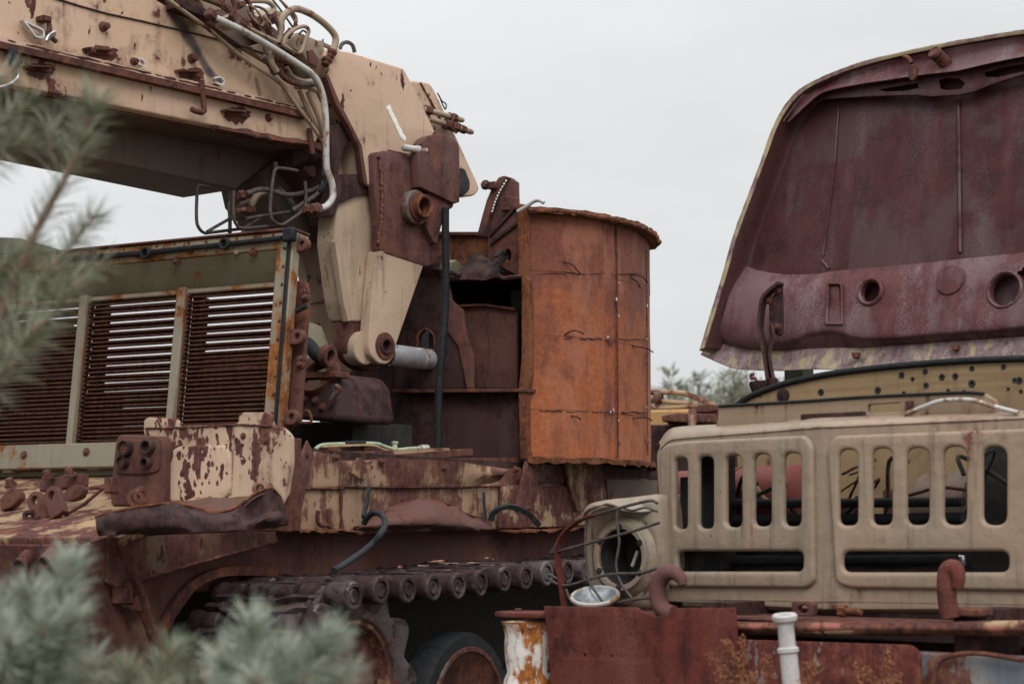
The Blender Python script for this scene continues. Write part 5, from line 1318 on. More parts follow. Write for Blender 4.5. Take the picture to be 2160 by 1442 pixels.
# upper channel with lightening holes
def mir(rows):
    """mirror plane coordinates (u, v, d) about the hood centre"""
    o = []
    for r in rows:
        l = [p for p in r if p[0] < uc]
        o.append([HD.w(*p) for p in l] + [HD.w(2 * uc - p[0], p[1], p[2]) for p in reversed(l)])
    return o
def hz(k, d, *pts): return [(*HD.uv(HD.at(*q, d=d)), d) for q in z(k, *pts)]
a = hz(9, .085, (640, 650), (780, 455), (900, 385), (1100, 310), (1300, 258), (1500, 208), (1700, 170))
m_ = hz(9, .06, (650, 655), (790, 505), (900, 430), (1100, 370), (1300, 320), (1500, 280), (1700, 260))
c = hz(9, .09, (665, 650), (805, 522), (900, 458), (1100, 415), (1300, 385), (1500, 355), (1700, 332))
e = hz(9, .0, (700, 632), (800, 545), (900, 508), (1100, 497), (1300, 490), (1500, 482), (1700, 488))
sheet('hood_channel', mir([a, m_, c]), .005, M['hood_low'], hood, sub=3)
hc = [z(9, *h) for h in (((1245, 447), (1400, 418), (1485, 405), (1492, 436), (1400, 455), (1290, 457)), ((1622, 390), (1660, 375), (1745, 377), (1785, 408), (1765, 440), (1680, 450), (1630, 442)), ((1905, 340), (2050, 300), (2160, 285), (2160, 330), (1990, 368), (1920, 365)))]
l1 = z(9, (715, 600), (810, 522), (900, 462), (1100, 418), (1300, 388), (1500, 357), (1700, 334), (1900, 292), (2160, 250), (2600, 215)); l2 = z(9, (2600, 330), (2160, 352), (2030, 390), (1930, 425), (1840, 462), (1750, 482), (1560, 492), (1480, 482), (1200, 490), (900, 507), (800, 545), (740, 600), (700, 632))
plate('hood_brace', HD, l1 + l2, .012, M['hood_in'], hood, holes=hc, front=.045, bev=.004)
sp_ = HD.at(*z(9, (1680, 300))[0], .05); ax = (HD.n + V(0, 0, .55) - HD.u * .35).normalized()
lt = lathe('latch_pin', sp_, ax, [(.018, 0), (.018, .085), (.02, .09), (.02, .10), (.001, .10)], M['rust'], hood, 16)
ring('latch_cup', sp_, ax, .032, .022, .08, .104, M['rust_plate'], lt, 24)
hel = [sp_ + ax * (.005 + .075 * t / 60) + (HD.u * cos(t * .75) + HD.v * sin(t * .75)) * .028 for t in range(61)]
vs, fs = tube_data(hel, .0045, 5); mesh('latch_spring', vs, fs, M['rust'], lt, ang=60)
plate('hood_tab', HD, rnd(z(9, (1430, 300), (1475, 290), (1478, 360), (1450, 395), (1425, 370)), 4), .02, M['rust'], hood, front=.10)
tubepx('hood_tab_hook', HD, z(9, (1400, 240), (1430, 250), (1450, 280)), .01, M['rust'], hood, d=.11)
# lower bulged panel with openings
def hsheet(name, rows, th, mat, par, sub, holes=(), crumple=0):
    o = sheet(name, mir(rows), th, mat, par, sub=sub, crumple=crumple)
    if holes:
        bm = bmesh.new(); bm.from_mesh(o.data)
        kill = []
        for f in bm.faces:
            cc = f.calc_center_median()
            for cu, cv_, r in holes:
                u, v = HD.uv(cc)
                if (u - cu) ** 2 + (v - cv_) ** 2 < r * r: kill.append(f); break
        bmesh.ops.delete(bm, geom=kill, context='FACES'); bm.to_mesh(o.data); bm.free(); o.data.update()
    return o
h1 = (*HD.uv(HD.at(*z(10, (1190, 347))[0], .05)), .052); h2 = (*HD.uv(HD.at(*z(10, (2040, 335))[0], .05)), .075)
R0 = hz(10, .0, (325, 160), (420, 190), (500, 215), (650, 236), (850, 232), (950, 215), (1150, 197), (1300, 185), (1500, 165), (1745, 143))
R1 = hz(10, .045, (300, 330), (395, 340), (480, 348), (640, 345), (850, 350), (950, 352), (1150, 347), (1300, 340), (1500, 330), (1745, 315))
R2 = hz(10, .058, (255, 500), (350, 545), (450, 590), (640, 615), (800, 575), (950, 560), (1120, 605), (1300, 600), (1500, 585), (1745, 565))
R3 = hz(10, .032, (215, 600), (320, 660), (440, 690), (640, 690), (820, 635), (950, 625), (1130, 655), (1300, 655), (1500, 640), (1745, 615))
R4 = hz(10, -.01, (185, 645), (300, 690), (440, 712), (640, 722), (830, 712), (950, 708), (1140, 705), (1300, 695), (1500, 682), (1745, 662))
hsheet('hood_lower_panel', [R0, R1, R2, R3, R4], .005, M['hood_low'], hood, 8, holes=(h1, h2, (2 * uc - h1[0], h1[1], .052)))
R5 = hz(10, .02, (112, 742), (300, 822), (440, 838), (640, 842), (830, 834), (950, 836), (1140, 832), (1300, 822), (1500, 806), (1745, 788))
hsheet('hood_bottom_flange', [hz(10, -.005, (180, 640), (300, 684), (440, 704), (640, 714), (830, 704), (950, 700), (1140, 697), (1300, 687), (1500, 674), (1745, 654)), R5], .006, M['hood_flange'], hood, 5, crumple=.004)
for (u, v, r), ro in ((h1, .068), (h2, .086)):
    o_ = HD.w(u, v, .052)
    ring('opening_ring', o_, HD.n, ro, r * .93, -.03, .012, M['hood_low'], hood, 36, .008)
    lathe('opening_back', o_, HD.n, [(r * 1.2, -.07), (.001, -.07)], M['black'], hood, 24, cap=False)
lathe('pressed_disc', HD.at(*z(10, (1695, 275))[0], .044), HD.n, [(.07, -.02), (.07, .004), (.064, .014), (.001, .016)], M['hood_low'], hood, 36, cap=False)
plate('hood_slot', HD, rnd(z(10, (912, 285), (1005, 285), (1012, 555), (890, 552)), 5), .03, M['hood_low'], hood, holes=[rnd(z(10, (922, 300), (995, 300), (1000, 540), (915, 540)), 3)], front=.070, bev=.005)
plate('hood_slot_plate', HD, z(10, (925, 305), (990, 310), (995, 530), (945, 530)), .01, M['hood_low'], hood, front=.056)
for q in z(10, (1090, 750), (1720, 700)):
    plate('hood_clip', HD, rnd([(q[0] - 9, q[1] - 8), (q[0] + 9, q[1] - 8), (q[0] + 6, q[1] + 5), (q[0] - 6, q[1] + 5)], 3), .02, M['rust'], hood, front=.04)
# hinge with springs
HG = HD.off(.16)
hinge = plate('hood_hinge', HG, rnd(z(10, (545, 400), (600, 330), (630, 300), (634, 610), (605, 628), (570, 600), (545, 520)), 5), .012, M['rust_dark'], truck)
for pts in (((622, 292), (560, 340), (512, 400), (497, 500), (490, 580), (505, 640), (530, 780), (545, 900), (560, 1010)), ((560, 560), (570, 640), (545, 740), (560, 860), (600, 1010))):
    tube('hinge_arm', [HG.at(*q, .02) for q in z(10, *pts)], .01, M['rust_dark'], hinge, sub=3, sq=(.007, .028))
for q in z(10, (602, 332), (600, 568), (548, 400)):
    bolt('bolt', HG.at(*q, .006), HG.n, .014, M['fitting'], hinge, .012)
plate('hinge_base', HG, rnd(z(10, (450, 915), (520, 900), (560, 930), (600, 930), (630, 1050), (480, 1060)), 4), .04, M['rust_dark'], hinge, front=.02)
for a, c in (((455, 920), (500, 1040)), ((565, 900), (605, 1040))):
    p0, p1 = [HG.at(*q, .05) for q in z(10, a, c)]
    ax = (p1 - p0); e1 = HG.n; e2 = ax.normalized().cross(e1)
    hel = [p0 + ax * t / 120 + (e1 * cos(t * .62) + e2 * sin(t * .62)) * .022 for t in range(121)]
    vs, fs = tube_data(hel, .0055, 5); mesh('hinge_spring', vs, fs, M['rust_dark'], hinge, ang=60)
tubepx('spring_hook', HG, z(10, (470, 920), (455, 890), (435, 895), (432, 872), (450, 868)), .007, M['rust'], hinge, d=.05)

# engine bay seen through the slots
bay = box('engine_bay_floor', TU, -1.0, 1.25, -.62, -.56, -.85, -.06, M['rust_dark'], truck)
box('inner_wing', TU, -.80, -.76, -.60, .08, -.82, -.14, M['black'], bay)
boxpx('bay_dark_box', TU.off(-.38), 1545, 1142, 2150, 1262, -.06, 0, M['black'], truck)  # black box added to darken the view through the lower slots
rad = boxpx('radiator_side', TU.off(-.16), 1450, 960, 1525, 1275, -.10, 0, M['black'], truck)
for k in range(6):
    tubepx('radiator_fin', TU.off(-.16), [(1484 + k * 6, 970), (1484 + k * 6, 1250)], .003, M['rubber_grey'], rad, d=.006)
tk0, tk1 = TU.at(1430, 1058, -.50), TU.at(1698, 1046, -.50)
ax = (tk1 - tk0).normalized(); ln = (tk1 - tk0).length
tank = lathe('red_air_tank', tk0, ax, [(.02, -.04), (.10, -.02), (.135, .02), (.135, ln - .03), (.11, ln), (.02, ln + .02)], M['red_tank'], truck, 32)
lathe('tank_band', tk0, ax, [(.139, ln * .5), (.139, ln * .5 + .03)], M['rust'], tank, 32)
tubepx('tank_strap', TU.off(-.35), z(8, (325, 520), (360, 580), (395, 610)), .014, M['pipe'], tank, d=0)
for y, x0, x1, r, mt in ((605, 205, 1290, .019, 'rubber'), (680, 205, 1290, .022, 'rubber'), (872, 130, 1260, .022, 'rubber'), (922, 80, 1290, .010, 'rust_dark')):
    a, c = z(8, (x0, y + (8 if y < 700 else 4)), (x1, y)); tube('black_tube', [TU.at(*a, -.24), TU.at((a[0] + c[0]) / 2, (a[1] + c[1]) / 2 + 1, -.24), TU.at(*c, -.24)], r, M[mt], truck, n=12)
tubepx('thin_hose', TU.off(-.3), z(8, (930, 660), (960, 600), (1060, 570), (1180, 540), (1300, 550)), .007, M['rust'], truck)
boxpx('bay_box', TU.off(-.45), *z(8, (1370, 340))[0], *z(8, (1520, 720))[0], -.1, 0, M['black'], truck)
for k in range(14):
    RR = random.Random(k + 60); x = RR.uniform(1560, 2080); y = RR.uniform(960, 1100)
    tube('wire', [TU.at(x, y, -.30), TU.at(x + RR.uniform(-60, 60), y + RR.uniform(-50, 30), -.34), TU.at(x + RR.uniform(-120, 120), y + RR.uniform(20, 110), -.42)], RR.choice((.004, .006, .009)), M[RR.choice(('rubber', 'black', 'fitting', 'pipe_dark'))], truck, n=6)
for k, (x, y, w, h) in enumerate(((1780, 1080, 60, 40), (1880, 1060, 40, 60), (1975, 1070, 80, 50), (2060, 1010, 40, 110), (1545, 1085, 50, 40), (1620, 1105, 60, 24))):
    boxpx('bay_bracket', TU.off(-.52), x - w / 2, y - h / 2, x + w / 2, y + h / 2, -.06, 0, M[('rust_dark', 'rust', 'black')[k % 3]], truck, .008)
lathe('wheel_arch_cover', TU.at(*z(8, (1230, 640))[0], -.65), TU.u, [(.10, -.12), (.15, -.1), (.16, .14), (.10, .16)], M['tan_grime_shade'], truck, 28)
for x in (840, 900, 980, 1150, 1230):
    q = z(8, (x, 850), (x + 60, 900)); boxpx('aluminium_scrap', TU.off(-.32), *q[0], *q[1], -.02, 0, M['alu'], truck)

M['lens'] = plain('dull_reflector', (.33, .36, .38), .3, metal=.5, var=.35, sc=18)
# headlight pod with wire guard
TH = TU.off(.02)
pod = plate('headlight_pod', TH, rnd(z(7, (400, 680), (440, 612), (540, 590), (745, 565), (760, 640), (775, 900), (745, 1010), (690, 1110), (440, 1110), (405, 900)), 16), .30, M['truck'], truck, holes=[circ(*z(7, (590, 855))[0], 54, 70, 28)], front=.0, bev=.06, seg=6)
lc = TH.at(*z(7, (592, 858))[0], .02)
lathe('headlight_snout', lc, TH.n, [(.19, -.09), (.182, -.05), (.165, -.012), (.146, .004), (.138, .004)], M['truck'], pod, 44, cap=False)
lathe('headlight_flange', lc, TH.n, [(.116, .0), (.116, .014), (.12, .018), (.138, .018), (.144, .01), (.146, -.03)], M['truck'], pod, 40, cap=False)
lathe('headlight_bucket', lc, TH.n, [(.1165, .006), (.114, -.06), (.10, -.16), (.02, -.2), (.001, -.2)], M['black'], pod, 32, cap=False)
tubepx('bulb_lead', TH, z(7, (640, 900), (655, 860), (665, 830)), .008, M['pipe'], pod, d=-.04)
for a in range(6):
    t = a * pi / 3 + .5; bolt('flange_screw', lc + TH.u * .124 * cos(t) + TH.v * .124 * sin(t) + TH.n * .018, TH.n, .010, M['black'], pod, .004, 8)
rows = [[TH.at(x, y, d) for x, y, d in z(7, (405, 680, .0), (440, 618, .0), (540, 594, .0), (640, 585, -.02), (745, 570, -.06))], [TH.at(x, y, d) for x, y, d in z(7, (440, 640, .10), (520, 615, .12), (600, 640, .06), (680, 650, .03), (760, 640, -.02))]]
sheet('pod_brow', rows, .006, M['truck'], pod, sub=5)
dp = lathe('loose_lamp_lens', TH.at(*z(7, (470, 1052))[0], .13), V(-.1, -.36, 1).normalized(), [(.001, -.05), (.05, -.045), (.085, -.012), (.098, .0), (.102, .012), (.097, .020), (.09, .018), (.085, .008), (.05, -.03), (.001, -.04)], M['lens'], pod, 36, cap=False)
ring('lens_rim', TH.at(*z(7, (470, 1052))[0], .13), V(-.1, -.36, 1).normalized(), .104, .09, .006, .022, M['pipe'], dp, 36)
TGd = TH.off(.10)
for pts, r in ((((755, 612), (720, 600), (600, 628), (450, 670), (360, 712), (312, 765), (265, 840)), .0065), (((265, 840), (300, 832), (420, 800), (640, 740), (765, 700)), .0065), (((250, 955), (330, 990), (480, 950), (560, 936), (680, 932), (752, 910)), .0065),
               (((265, 840), (285, 820), (300, 790)), .0065), (((430, 680), (424, 800), (432, 900), (445, 975), (500, 1060)), .006), (((572, 640), (570, 700), (580, 790), (566, 900), (590, 980), (640, 1050)), .006), (((335, 1005), (360, 1060), (420, 1082), (520, 1078), (640, 1055), (742, 1042)), .006),
               (((755, 650), (700, 632), (640, 645), (590, 630)), .005), (((250, 955), (262, 940), (300, 962)), .006)):
    tubepx('guard_wire', TGd, z(7, *pts), r, M['bar'], pod, d=0)
tubepx('guard_strap', TGd, z(7, (465, 665), (400, 690), (340, 735), (305, 790), (298, 850), (312, 960), (330, 1085)), .01, M['red_plate'], pod, d=.0, sq=(.004, .018))

# bumper
TB = TU.off(.30)
bum = boxpx('bumper_beam', TB, 1165, 1338, 2330, 1640, -.06, 0, M['blue_rust'], truck, .01)
sheet('bumper_top', [[TB.at(x, 1308 + (x - 1150) * .006, .02 + .004 * sin(x)) for x in (1150, 1350, 1550, 1750, 1950, 2150, 2340)], [TB.at(x, 1322 + (x - 1150) * .006, .035) for x in (1150, 1350, 1550, 1750, 1950, 2150, 2340)], [TB.at(x, 1336 + (x - 1150) * .006, .005) for x in (1150, 1350, 1550, 1750, 1950, 2150, 2340)]], .008, M['salmon'], bum, sub=4, crumple=.006)
box('bumper_shelf', TB, TB.uv(TB.at(1165, 1305))[0], 1.1, TB.uv(TB.at(1700, 1306))[1] - .012, TB.uv(TB.at(1700, 1306))[1], -.35, .01, M['rust'], bum)
plate('red_plate', TB, jag(z(7, (232, 1083), (450, 1088), (655, 1090), (690, 1112), (745, 1130), (800, 1124), (845, 1094), (1110, 1090), (1118, 1250), (1120, 1600), (275, 1600), (262, 1400), (248, 1220)), .5, 14, 5, True), .014, M['red_plate'], bum, holes=[circ(*z(7, (420, 1308))[0], 3.5, n=10), circ(*z(7, (545, 1313))[0], 2.5, n=8)], front=.10, bev=.003)
plate('patch_plate', TB, rnd(z(8, (200, 1235), (1050, 1262), (1092, 1300), (1092, 1600), (200, 1600)), 8), .014, M['patch'], bum, front=.055)
for u in (1300, 1450):
    boxpx('plate_spacer', TB, u - 12, 1390, u + 12, 1420, 0, .085, M['rust'], bum)
hk = [TB.at(*q, .0) for q in z(7, (872, 988), (862, 955), (830, 930), (790, 935), (762, 975), (755, 1030), (768, 1080), (800, 1112), (830, 1120))]
hk = cat(hk, 5); vs, fs = tube_data(hk, [.018 + .016 * min(1, i / 14) for i in range(len(hk))], 14); mesh('tow_hook', vs, fs, M['rust_plate'], bum, ang=60)
hk = cat([TB.at(*q) for q in z(8, (1262, 1000, 0), (1266, 950, 0), (1248, 915, 0), (1224, 918, 0), (1212, 960, 0), (1215, 1050, 0), (1230, 1140, 0))], 5); vs, fs = tube_data(hk, [.02 + .014 * min(1, i / 10) for i in range(len(hk))], 14); mesh('tow_hook', vs, fs, M['red_plate'], bum, ang=60)
boxpx('hook_base', TB, *z(8, (1175, 1090))[0], *z(8, (1365, 1135))[0], -.1, .0, M['rust'], bum, .006)
plate('shackle_bracket', TB, rnd(z(8, (498, 1068), (515, 1060), (585, 1062), (602, 1075), (598, 1130), (500, 1130)), 3), .03, M['rust_plate'], bum, holes=[circ(*z(8, (550, 1098))[0], 11, 9, n=12)], front=-.02)
tubepx('dropped_bolt', TB, z(8, (722, 1105), (820, 1110)), .013, M['rust_bright'], bum, d=-.02, sub=0)
lathe('bolt_head', TB.at(*z(8, (738, 1106))[0], -.02), TB.u, [(.024, -.015), (.024, .012)], M['rust_bright'], bum, 6)
tubepx('brake_pipe', TB, z(8, (1150, 1440), (1165, 1370), (1200, 1325), (1290, 1302), (1400, 1305), (1568, 1332)), .009, M['rust'], bum, d=.03)
tubepx('bumper_rim_tube', TB, z(8, (540, 1190), (900, 1190), (1300, 1180), (1600, 1175)), .02, M['tan_rust'], bum, d=.012)
# fairlead roller at the bumper's left end
ro = TB.at(*z(7, (165, 1120))[0], .04)
rol = lathe('fairlead_roller', ro, UP, [(.03, -.60), (.105, -.58), (.112, -.32), (.104, -.27), (.090, -.235), (.098, -.19), (.103, -.14), (.10, -.09), (.106, -.055), (.116, -.03), (.06, -.02), (.03, 0)], M['roller'], bum, 40)
plate('roller_cap', Plane(ro + UP * .0, TU.u, BK), [(-.135, -.04), (-.10, -.10), (.12, -.10), (.15, -.02), (.12, .12), (-.08, .12), (-.13, .06)], .022, M['red_plate'], bum, uv=True, front=.01, bev=.005)
bolt('bolt', ro + UP * .012 + TU.u * -.06, UP, .014, M['fitting'], bum, .01)
# frame so that the truck stands: rails, axle, wheels out of the photograph's lower edge
for u in (-.35, .75):
    box('frame_rail', TU, u - .05, u + .05, -.62, -.42, -3.0, .25, M['rust_dark'], truck)
ax0 = G + BK * .9 + UP * (.5 - G.z)
lathe('front_axle', ax0 - TU.u * 1.0, TU.u, [(.07, 0), (.07, 2.4)], M['rust_dark'], truck, 12)
for u in (-.95, 1.35):
    w_ = lathe('front_wheel', ax0 + TU.u * u, TU.u, [(.1, -.15), (.28, -.14), (.30, -.1), (.30, .1), (.28, .14), (.1, .15)], M['rust'], truck, 28)
    lathe('tyre', ax0 + TU.u * u, TU.u, [(.28, -.15), (.44, -.16), (.5, -.12), (.5, .12), (.44, .16), (.28, .15), (.28, -.15)], M['rubber'], w_, 36, cap=False)

# ================================================================== loose things on the tracked vehicle
def loose_tube(name, label, cat_, pts, r, mat, sq=None, sub=6, n=10, group=None):
    o = tube(name, pts, r, mat, None, n=n, sub=sub, sq=sq)
    return tag(o, label, cat_, group)
loose_tube('hanging_hose', 'long black rubber hose hanging straight down in front of the turret base', 'hose', [PD.at(*q[:2], q[2]) for q in z(4, (742, 215, .16), (742, 330, .16), (744, 520, .16), (740, 700, .17), (728, 850, .20), (712, 1050, .22), (708, 1340, .24))], .021, M['rubber'])
tubs = PS
loose_tube('rubber_strip', 'black rubber strip looping down over the track beside the crushed fender', 'rubber strip', [PS.at(*q[:2], q[2]) for q in z(6, (500, 540, .10), (520, 505, .13), (555, 482, .18), (595, 490, .24), (618, 530, .30), (600, 590, .34), (540, 660, .30), (450, 730, .28), (330, 805, .28))], .015, M['rubber_grey'])
loose_tube('rubber_strip', 'short black rubber strip standing upright left of the crushed fender', 'rubber strip', [PS.at(*q, .06) for q in z(6, (528, 345), (515, 420), (496, 505))], .02, M['rubber_grey'], sq=(.008, .028), sub=3)
loose_tube('rubber_strip', 'short black rubber strip standing upright right of the crushed fender', 'rubber strip', [PS.at(*q, .06) for q in z(6, (1172, 365), (1174, 430), (1182, 512))], .02, M['rubber_grey'], sq=(.008, .026), sub=3)
loose_tube('rubber_strip', 'black rubber strip arching towards the headlight beside the upright bracket', 'rubber strip', [PS.at(*q[:2], q[2]) for q in z(6, (1212, 525, .05), (1225, 485, .07), (1260, 458, .1), (1330, 447, .13), (1420, 488, .13), (1482, 552, .13))], .016, M['rubber_grey'], sq=(.008, .014))
gb = thing('green_tow_bar', 'pale green bent bar with black grip lying on the hull deck', 'bar', PS.at(*z(6, (500, 110))[0], -.2))
gp = [PS.at(*q, -.2) for q in z(6, (225, 125), (268, 102), (390, 96), (560, 94), (610, 108), (680, 128), (760, 122), (820, 118))]
tube('bar', gp, .010, M['green_bar'], gb, sub=4)
tube('grip', [PS.at(*q, -.2) for q in z(6, (388, 94), (500, 93))], .015, M['rubber'], gb, sub=0, n=10)
tube('end_fitting', [PS.at(*q, -.2) for q in z(6, (815, 118), (855, 116))], .017, M['alu'], gb, sub=0, n=8)
tube('side_strip', [PS.at(*q, -.18) for q in z(6, (265, 112), (400, 106), (550, 104), (620, 130), (740, 158))], .006, M['brass'], gb, sub=3, n=6)
lathe('valve', PS.at(*z(6, (672, 116))[0], -.2), UP, [(.014, -.01), (.014, .02), (.02, .022), (.02, .03), (.008, .032)], M['green_bar'], gb, 10)
# scraps of bark and stone on the track
R = random.Random(21)
M['bark'] = plain('orange_bark', (.27, .13, .085), .9, var=.4, sc=60)
for i, (x, y) in enumerate(((870, 765), (700, 792), (960, 772), (1010, 775), (830, 785), (905, 758), (1120, 770), (1210, 742))):
    q = z(6, (x, y))[0]; p = PS.at(q[0], q[1], .25); s = R.uniform(.012, .03)
    vs = [p + V(R.uniform(-1, 1) * s * 1.6, R.uniform(-1, 1) * s * 1.2, R.uniform(0, .012)) for _ in range(7)]
    bm = bmesh.new(); [bm.verts.new(v) for v in vs]; bmesh.ops.convex_hull(bm, input=bm.verts)
    me = bpy.data.meshes.new('bark_flake'); bm.to_mesh(me); bm.free(); fin(me, 20)
    o = link('bark_flake', me, M['bark']); tag(o, 'small orange flake of bark lying on the upper track run', 'bark', 'bark flakes on the track')

# ================================================================== things behind
PB = Plane(atY(1450, 860, 14.6), V(.96, -.28, 0), UP)
bv = thing('derelict_carrier', 'ochre and rust derelict vehicle with handrails behind drum and truck', 'vehicle', V(PB.o.x, PB.o.y, 0))
def k11(*p): return z(11, *p)
cb_ = boxpx('body', PB, *k11((60, 745))[0], *k11((2400, 1700))[0], -1.6, 0, M['ochre_far'], bv, .02)
boxpx('skirt', PB, *k11((60, 935))[0], *k11((2400, 1720))[0], -.3, .06, M['rust_dark'], bv, .01)
box('running_gear', PB, -.9, 2.2, -PB.o.z, -.55, -1.5, -.1, M['rust_dark'], bv)
plate('stowed_block', PB, k11((330, 830), (345, 815), (540, 782), (830, 792), (1000, 800), (1000, 900), (700, 905), (340, 890)), .25, M['tan_heavy'], bv, front=.3, bev=.01)
plate('dark_base', PB, k11((400, 905), (640, 905), (600, 945), (420, 930)), .15, M['rust_dark'], bv, front=.25)
plate('rust_case', PB, jag(k11((690, 770), (740, 720), (800, 690), (900, 675), (1050, 690), (1150, 700), (1150, 880), (830, 860), (820, 790), (690, 780)), 1, 6, 3, True), .25, M['rust'], bv, front=.2)
tube('case_strap', [PB.at(*q, .21) for q in k11((770, 775), (900, 765), (1040, 750))], .006, M['rust_dark'], bv, sub=0)
lathe('rail_pin', PB.at(*k11((720, 940))[0], .35), UP, [(.03, -.04), (.03, .1), (.02, .12)], M['tan_heavy'], bv, 12)
for pts, r in ((((180, 522), (400, 522), (610, 534), (800, 605), (1010, 695)), .020), (((200, 628), (300, 632), (800, 672)), .018), (((180, 722), (400, 718), (800, 690)), .018)):
    tube('handrail', [PB.at(*q, -.3) for q in k11(*pts)], r, M['tan_rust'], bv, sub=3)
ring('rail_bracket', PB.at(*k11((280, 590))[0], -.3), PB.u, .05, .03, -.02, .04, M['pipe_dark'], bv, 16)
tube('rail_post', [PB.at(*q, -.3) for q in k11((285, 620), (285, 760))], .02, M['pipe_dark'], bv, sub=0)

PO = Plane(atY(60, 520, 13.0), V(.97, .2, 0), UP)
ol_ = thing('olive_hatch', 'dark olive raised hatch lid behind the louvred grille at the far left', 'hatch', V(-3.9, 12.9, 0))
plate('lid', PO, z(3, (-700, 130), (-150, 160), (0, 166), (115, 170), (240, 205), (345, 237), (410, 262), (100, 264), (95, 256), (88, 268), (-700, 275)), .5, M['olive_far'], ol_, bev=.01)
box('pedestal', PO, -1.7, -1.2, -PO.o.z + .0, .1, -.45, -.05, M['olive_far'], ol_)

# white plastic stake before the bumper
st = thing('plastic_stake', 'weathered white plastic stake with flanged top standing before the bumper', 'stake', atY(1668, 1442, 6.7) * 1)
st.location.z = 0
q = z(8, (468, 1128))[0]; p = atY(q[0], q[1], 6.7); q2 = z(8, (500, 1442))[0]; p2 = atY(q2[0], q2[1], 6.7)
ax = (p - p2).normalized(); h0 = -p.z / ax.z
lathe('post', p, ax, [(.029, h0), (.030, -.20), (.030, -.135), (.029, -.125)], M['white_pvc'], st, 20)
lathe('collar', p, ax, [(.029, -.125), (.036, -.12), (.036, -.108), (.028, -.102)], M['white_pvc'], st, 20)
lathe('neck', p, ax, [(.028, -.103), (.027, -.03), (.031, -.02)], M['white_pvc'], st, 20)
lathe('cap', p, (ax + V(0, -.10, 0)).normalized(), [(.030, -.024), (.041, -.014), (.043, .0), (.038, .006), (.022, .004), (.018, -.012), (.001, -.012)], M['white_pvc'], st, 24, cap=False)

# ================================================================== foreground pines
def needle_mat(name, c1, c2):
    m, nt = nodes(name); b = NB(nt)
    out = b.n('ShaderNodeOutputMaterial'); bs = b.n('ShaderNodeBsdfPrincipled'); nt.links.new(bs.outputs[0], out.inputs[0])
    pos = b.n('ShaderNodeNewGeometry').outputs['Position']
    c = b.mix(b.step(b.noise(pos, 22, 4, .6), .35, .65), c1, c2)
    c = b.mix(b.math('MULTIPLY', b.step(b.noise(pos, 75, 3, .6), .60, .70), .6), c, (.23, .15, .08))
    nt.links.new(c, bs.inputs['Base Color']); bs.inputs['Roughness'].default_value = .55
    bs.inputs['Subsurface Weight'].default_value = 0
    return m
M['needle_pale'] = needle_mat('pale_pine_needles', (.21, .255, .195), (.45, .48, .41))
M['needle_dark'] = needle_mat('green_pine_needles', (.15, .17, .11), (.33, .34, .255))
M['twig'] = plain('pine_bark', (.16, .095, .07), .85, var=.3, sc=60)
M['bud'] = plain('pine_bud', (.36, .20, .15), .8, var=.2, sc=80)
def pine_shoot(vs, fs, p0, p1, ln, n, R, t0=.15, spread=50):
    ax = p1 - p0; d = ax.normalized(); e = d.orthogonal().normalized(); f = d.cross(e)
    for i in range(n):
        t = t0 + (1.03 - t0) * R.random() ** .8
        a = R.uniform(0, 2 * pi); tilt = radians(R.uniform(spread * .55, spread * 1.25)) * (1 - .45 * max(0, t - .75) / .25)
        side = e * cos(a) + f * sin(a)
        nd = d * cos(tilt) + side * sin(tilt)
        q = p0 + ax * t; l = ln * 1.34 * R.uniform(.7, 1.1)
        w = .0011
        s1 = nd.orthogonal().normalized() * w; s2 = nd.cross(s1).normalized() * w
        b = len(vs); mid = q + nd * l * .55 - UP * l * .02; tip = q + nd * l - UP * l * .05 + side * l * .05
        vs += [q + s1, q - s1 * .5 + s2, q - s1 * .5 - s2, mid + s1, mid - s1 * .5 + s2, mid - s1 * .5 - s2, tip]
        fs += [(b, b + 1, b + 4, b + 3), (b + 1, b + 2, b + 5, b + 4), (b + 2, b, b + 3, b + 5), (b + 3, b + 4, b + 6), (b + 4, b + 5, b + 6), (b + 5, b + 3, b + 6)]
def pine(name, label, trunk, shoots, mat, seed, group):
    R = random.Random(seed)
    t = thing(name, label, 'pine', V(trunk[0].x, trunk[0].y, 0), group)
    tp = cat(trunk, 5); k = len(tp)
    vs, fs = tube_data(tp, [.013 * (1 - .8 * i / k) + .002 for i in range(k)], 7); mesh('trunk', vs, fs, M['twig'], t)
    vs, fs = [], []
    for s in shoots:
        p0, p1, ln, n = s[:4]
        mid = p0.lerp(p1, .5) - UP * .01
        st_ = cat([p0, mid, p1], 4); v, f = tube_data(st_, [.0042 - .0022 * i / len(st_) for i in range(len(st_))], 5); mesh('branch', v, f, M['twig'], t)
        pine_shoot(vs, fs, p0, p1, ln, n, R, *(s[4:] or ()))
        for j in range(3 if n > 150 else 1):
            o_ = V(R.uniform(-1, 1), R.uniform(-1, 1), R.uniform(-.3, 1)) * (.004 if j else 0)
            lathe('bud', p1 + o_, (p1 - p0).normalized() + o_ * 60, [(.001, -.008), (.0045, -.004), (.005, .004), (.003, .012), (.001, .017)], M['bud'], t, 8, cap=False)
    me = bpy.data.meshes.new('needles'); me.from_pydata([tuple(v) for v in vs], [], fs); me.update()
    link('crown', me, mat, t)
    return t
def A(x, y, Y): return atY(x, y, Y)
Y1 = 4.2
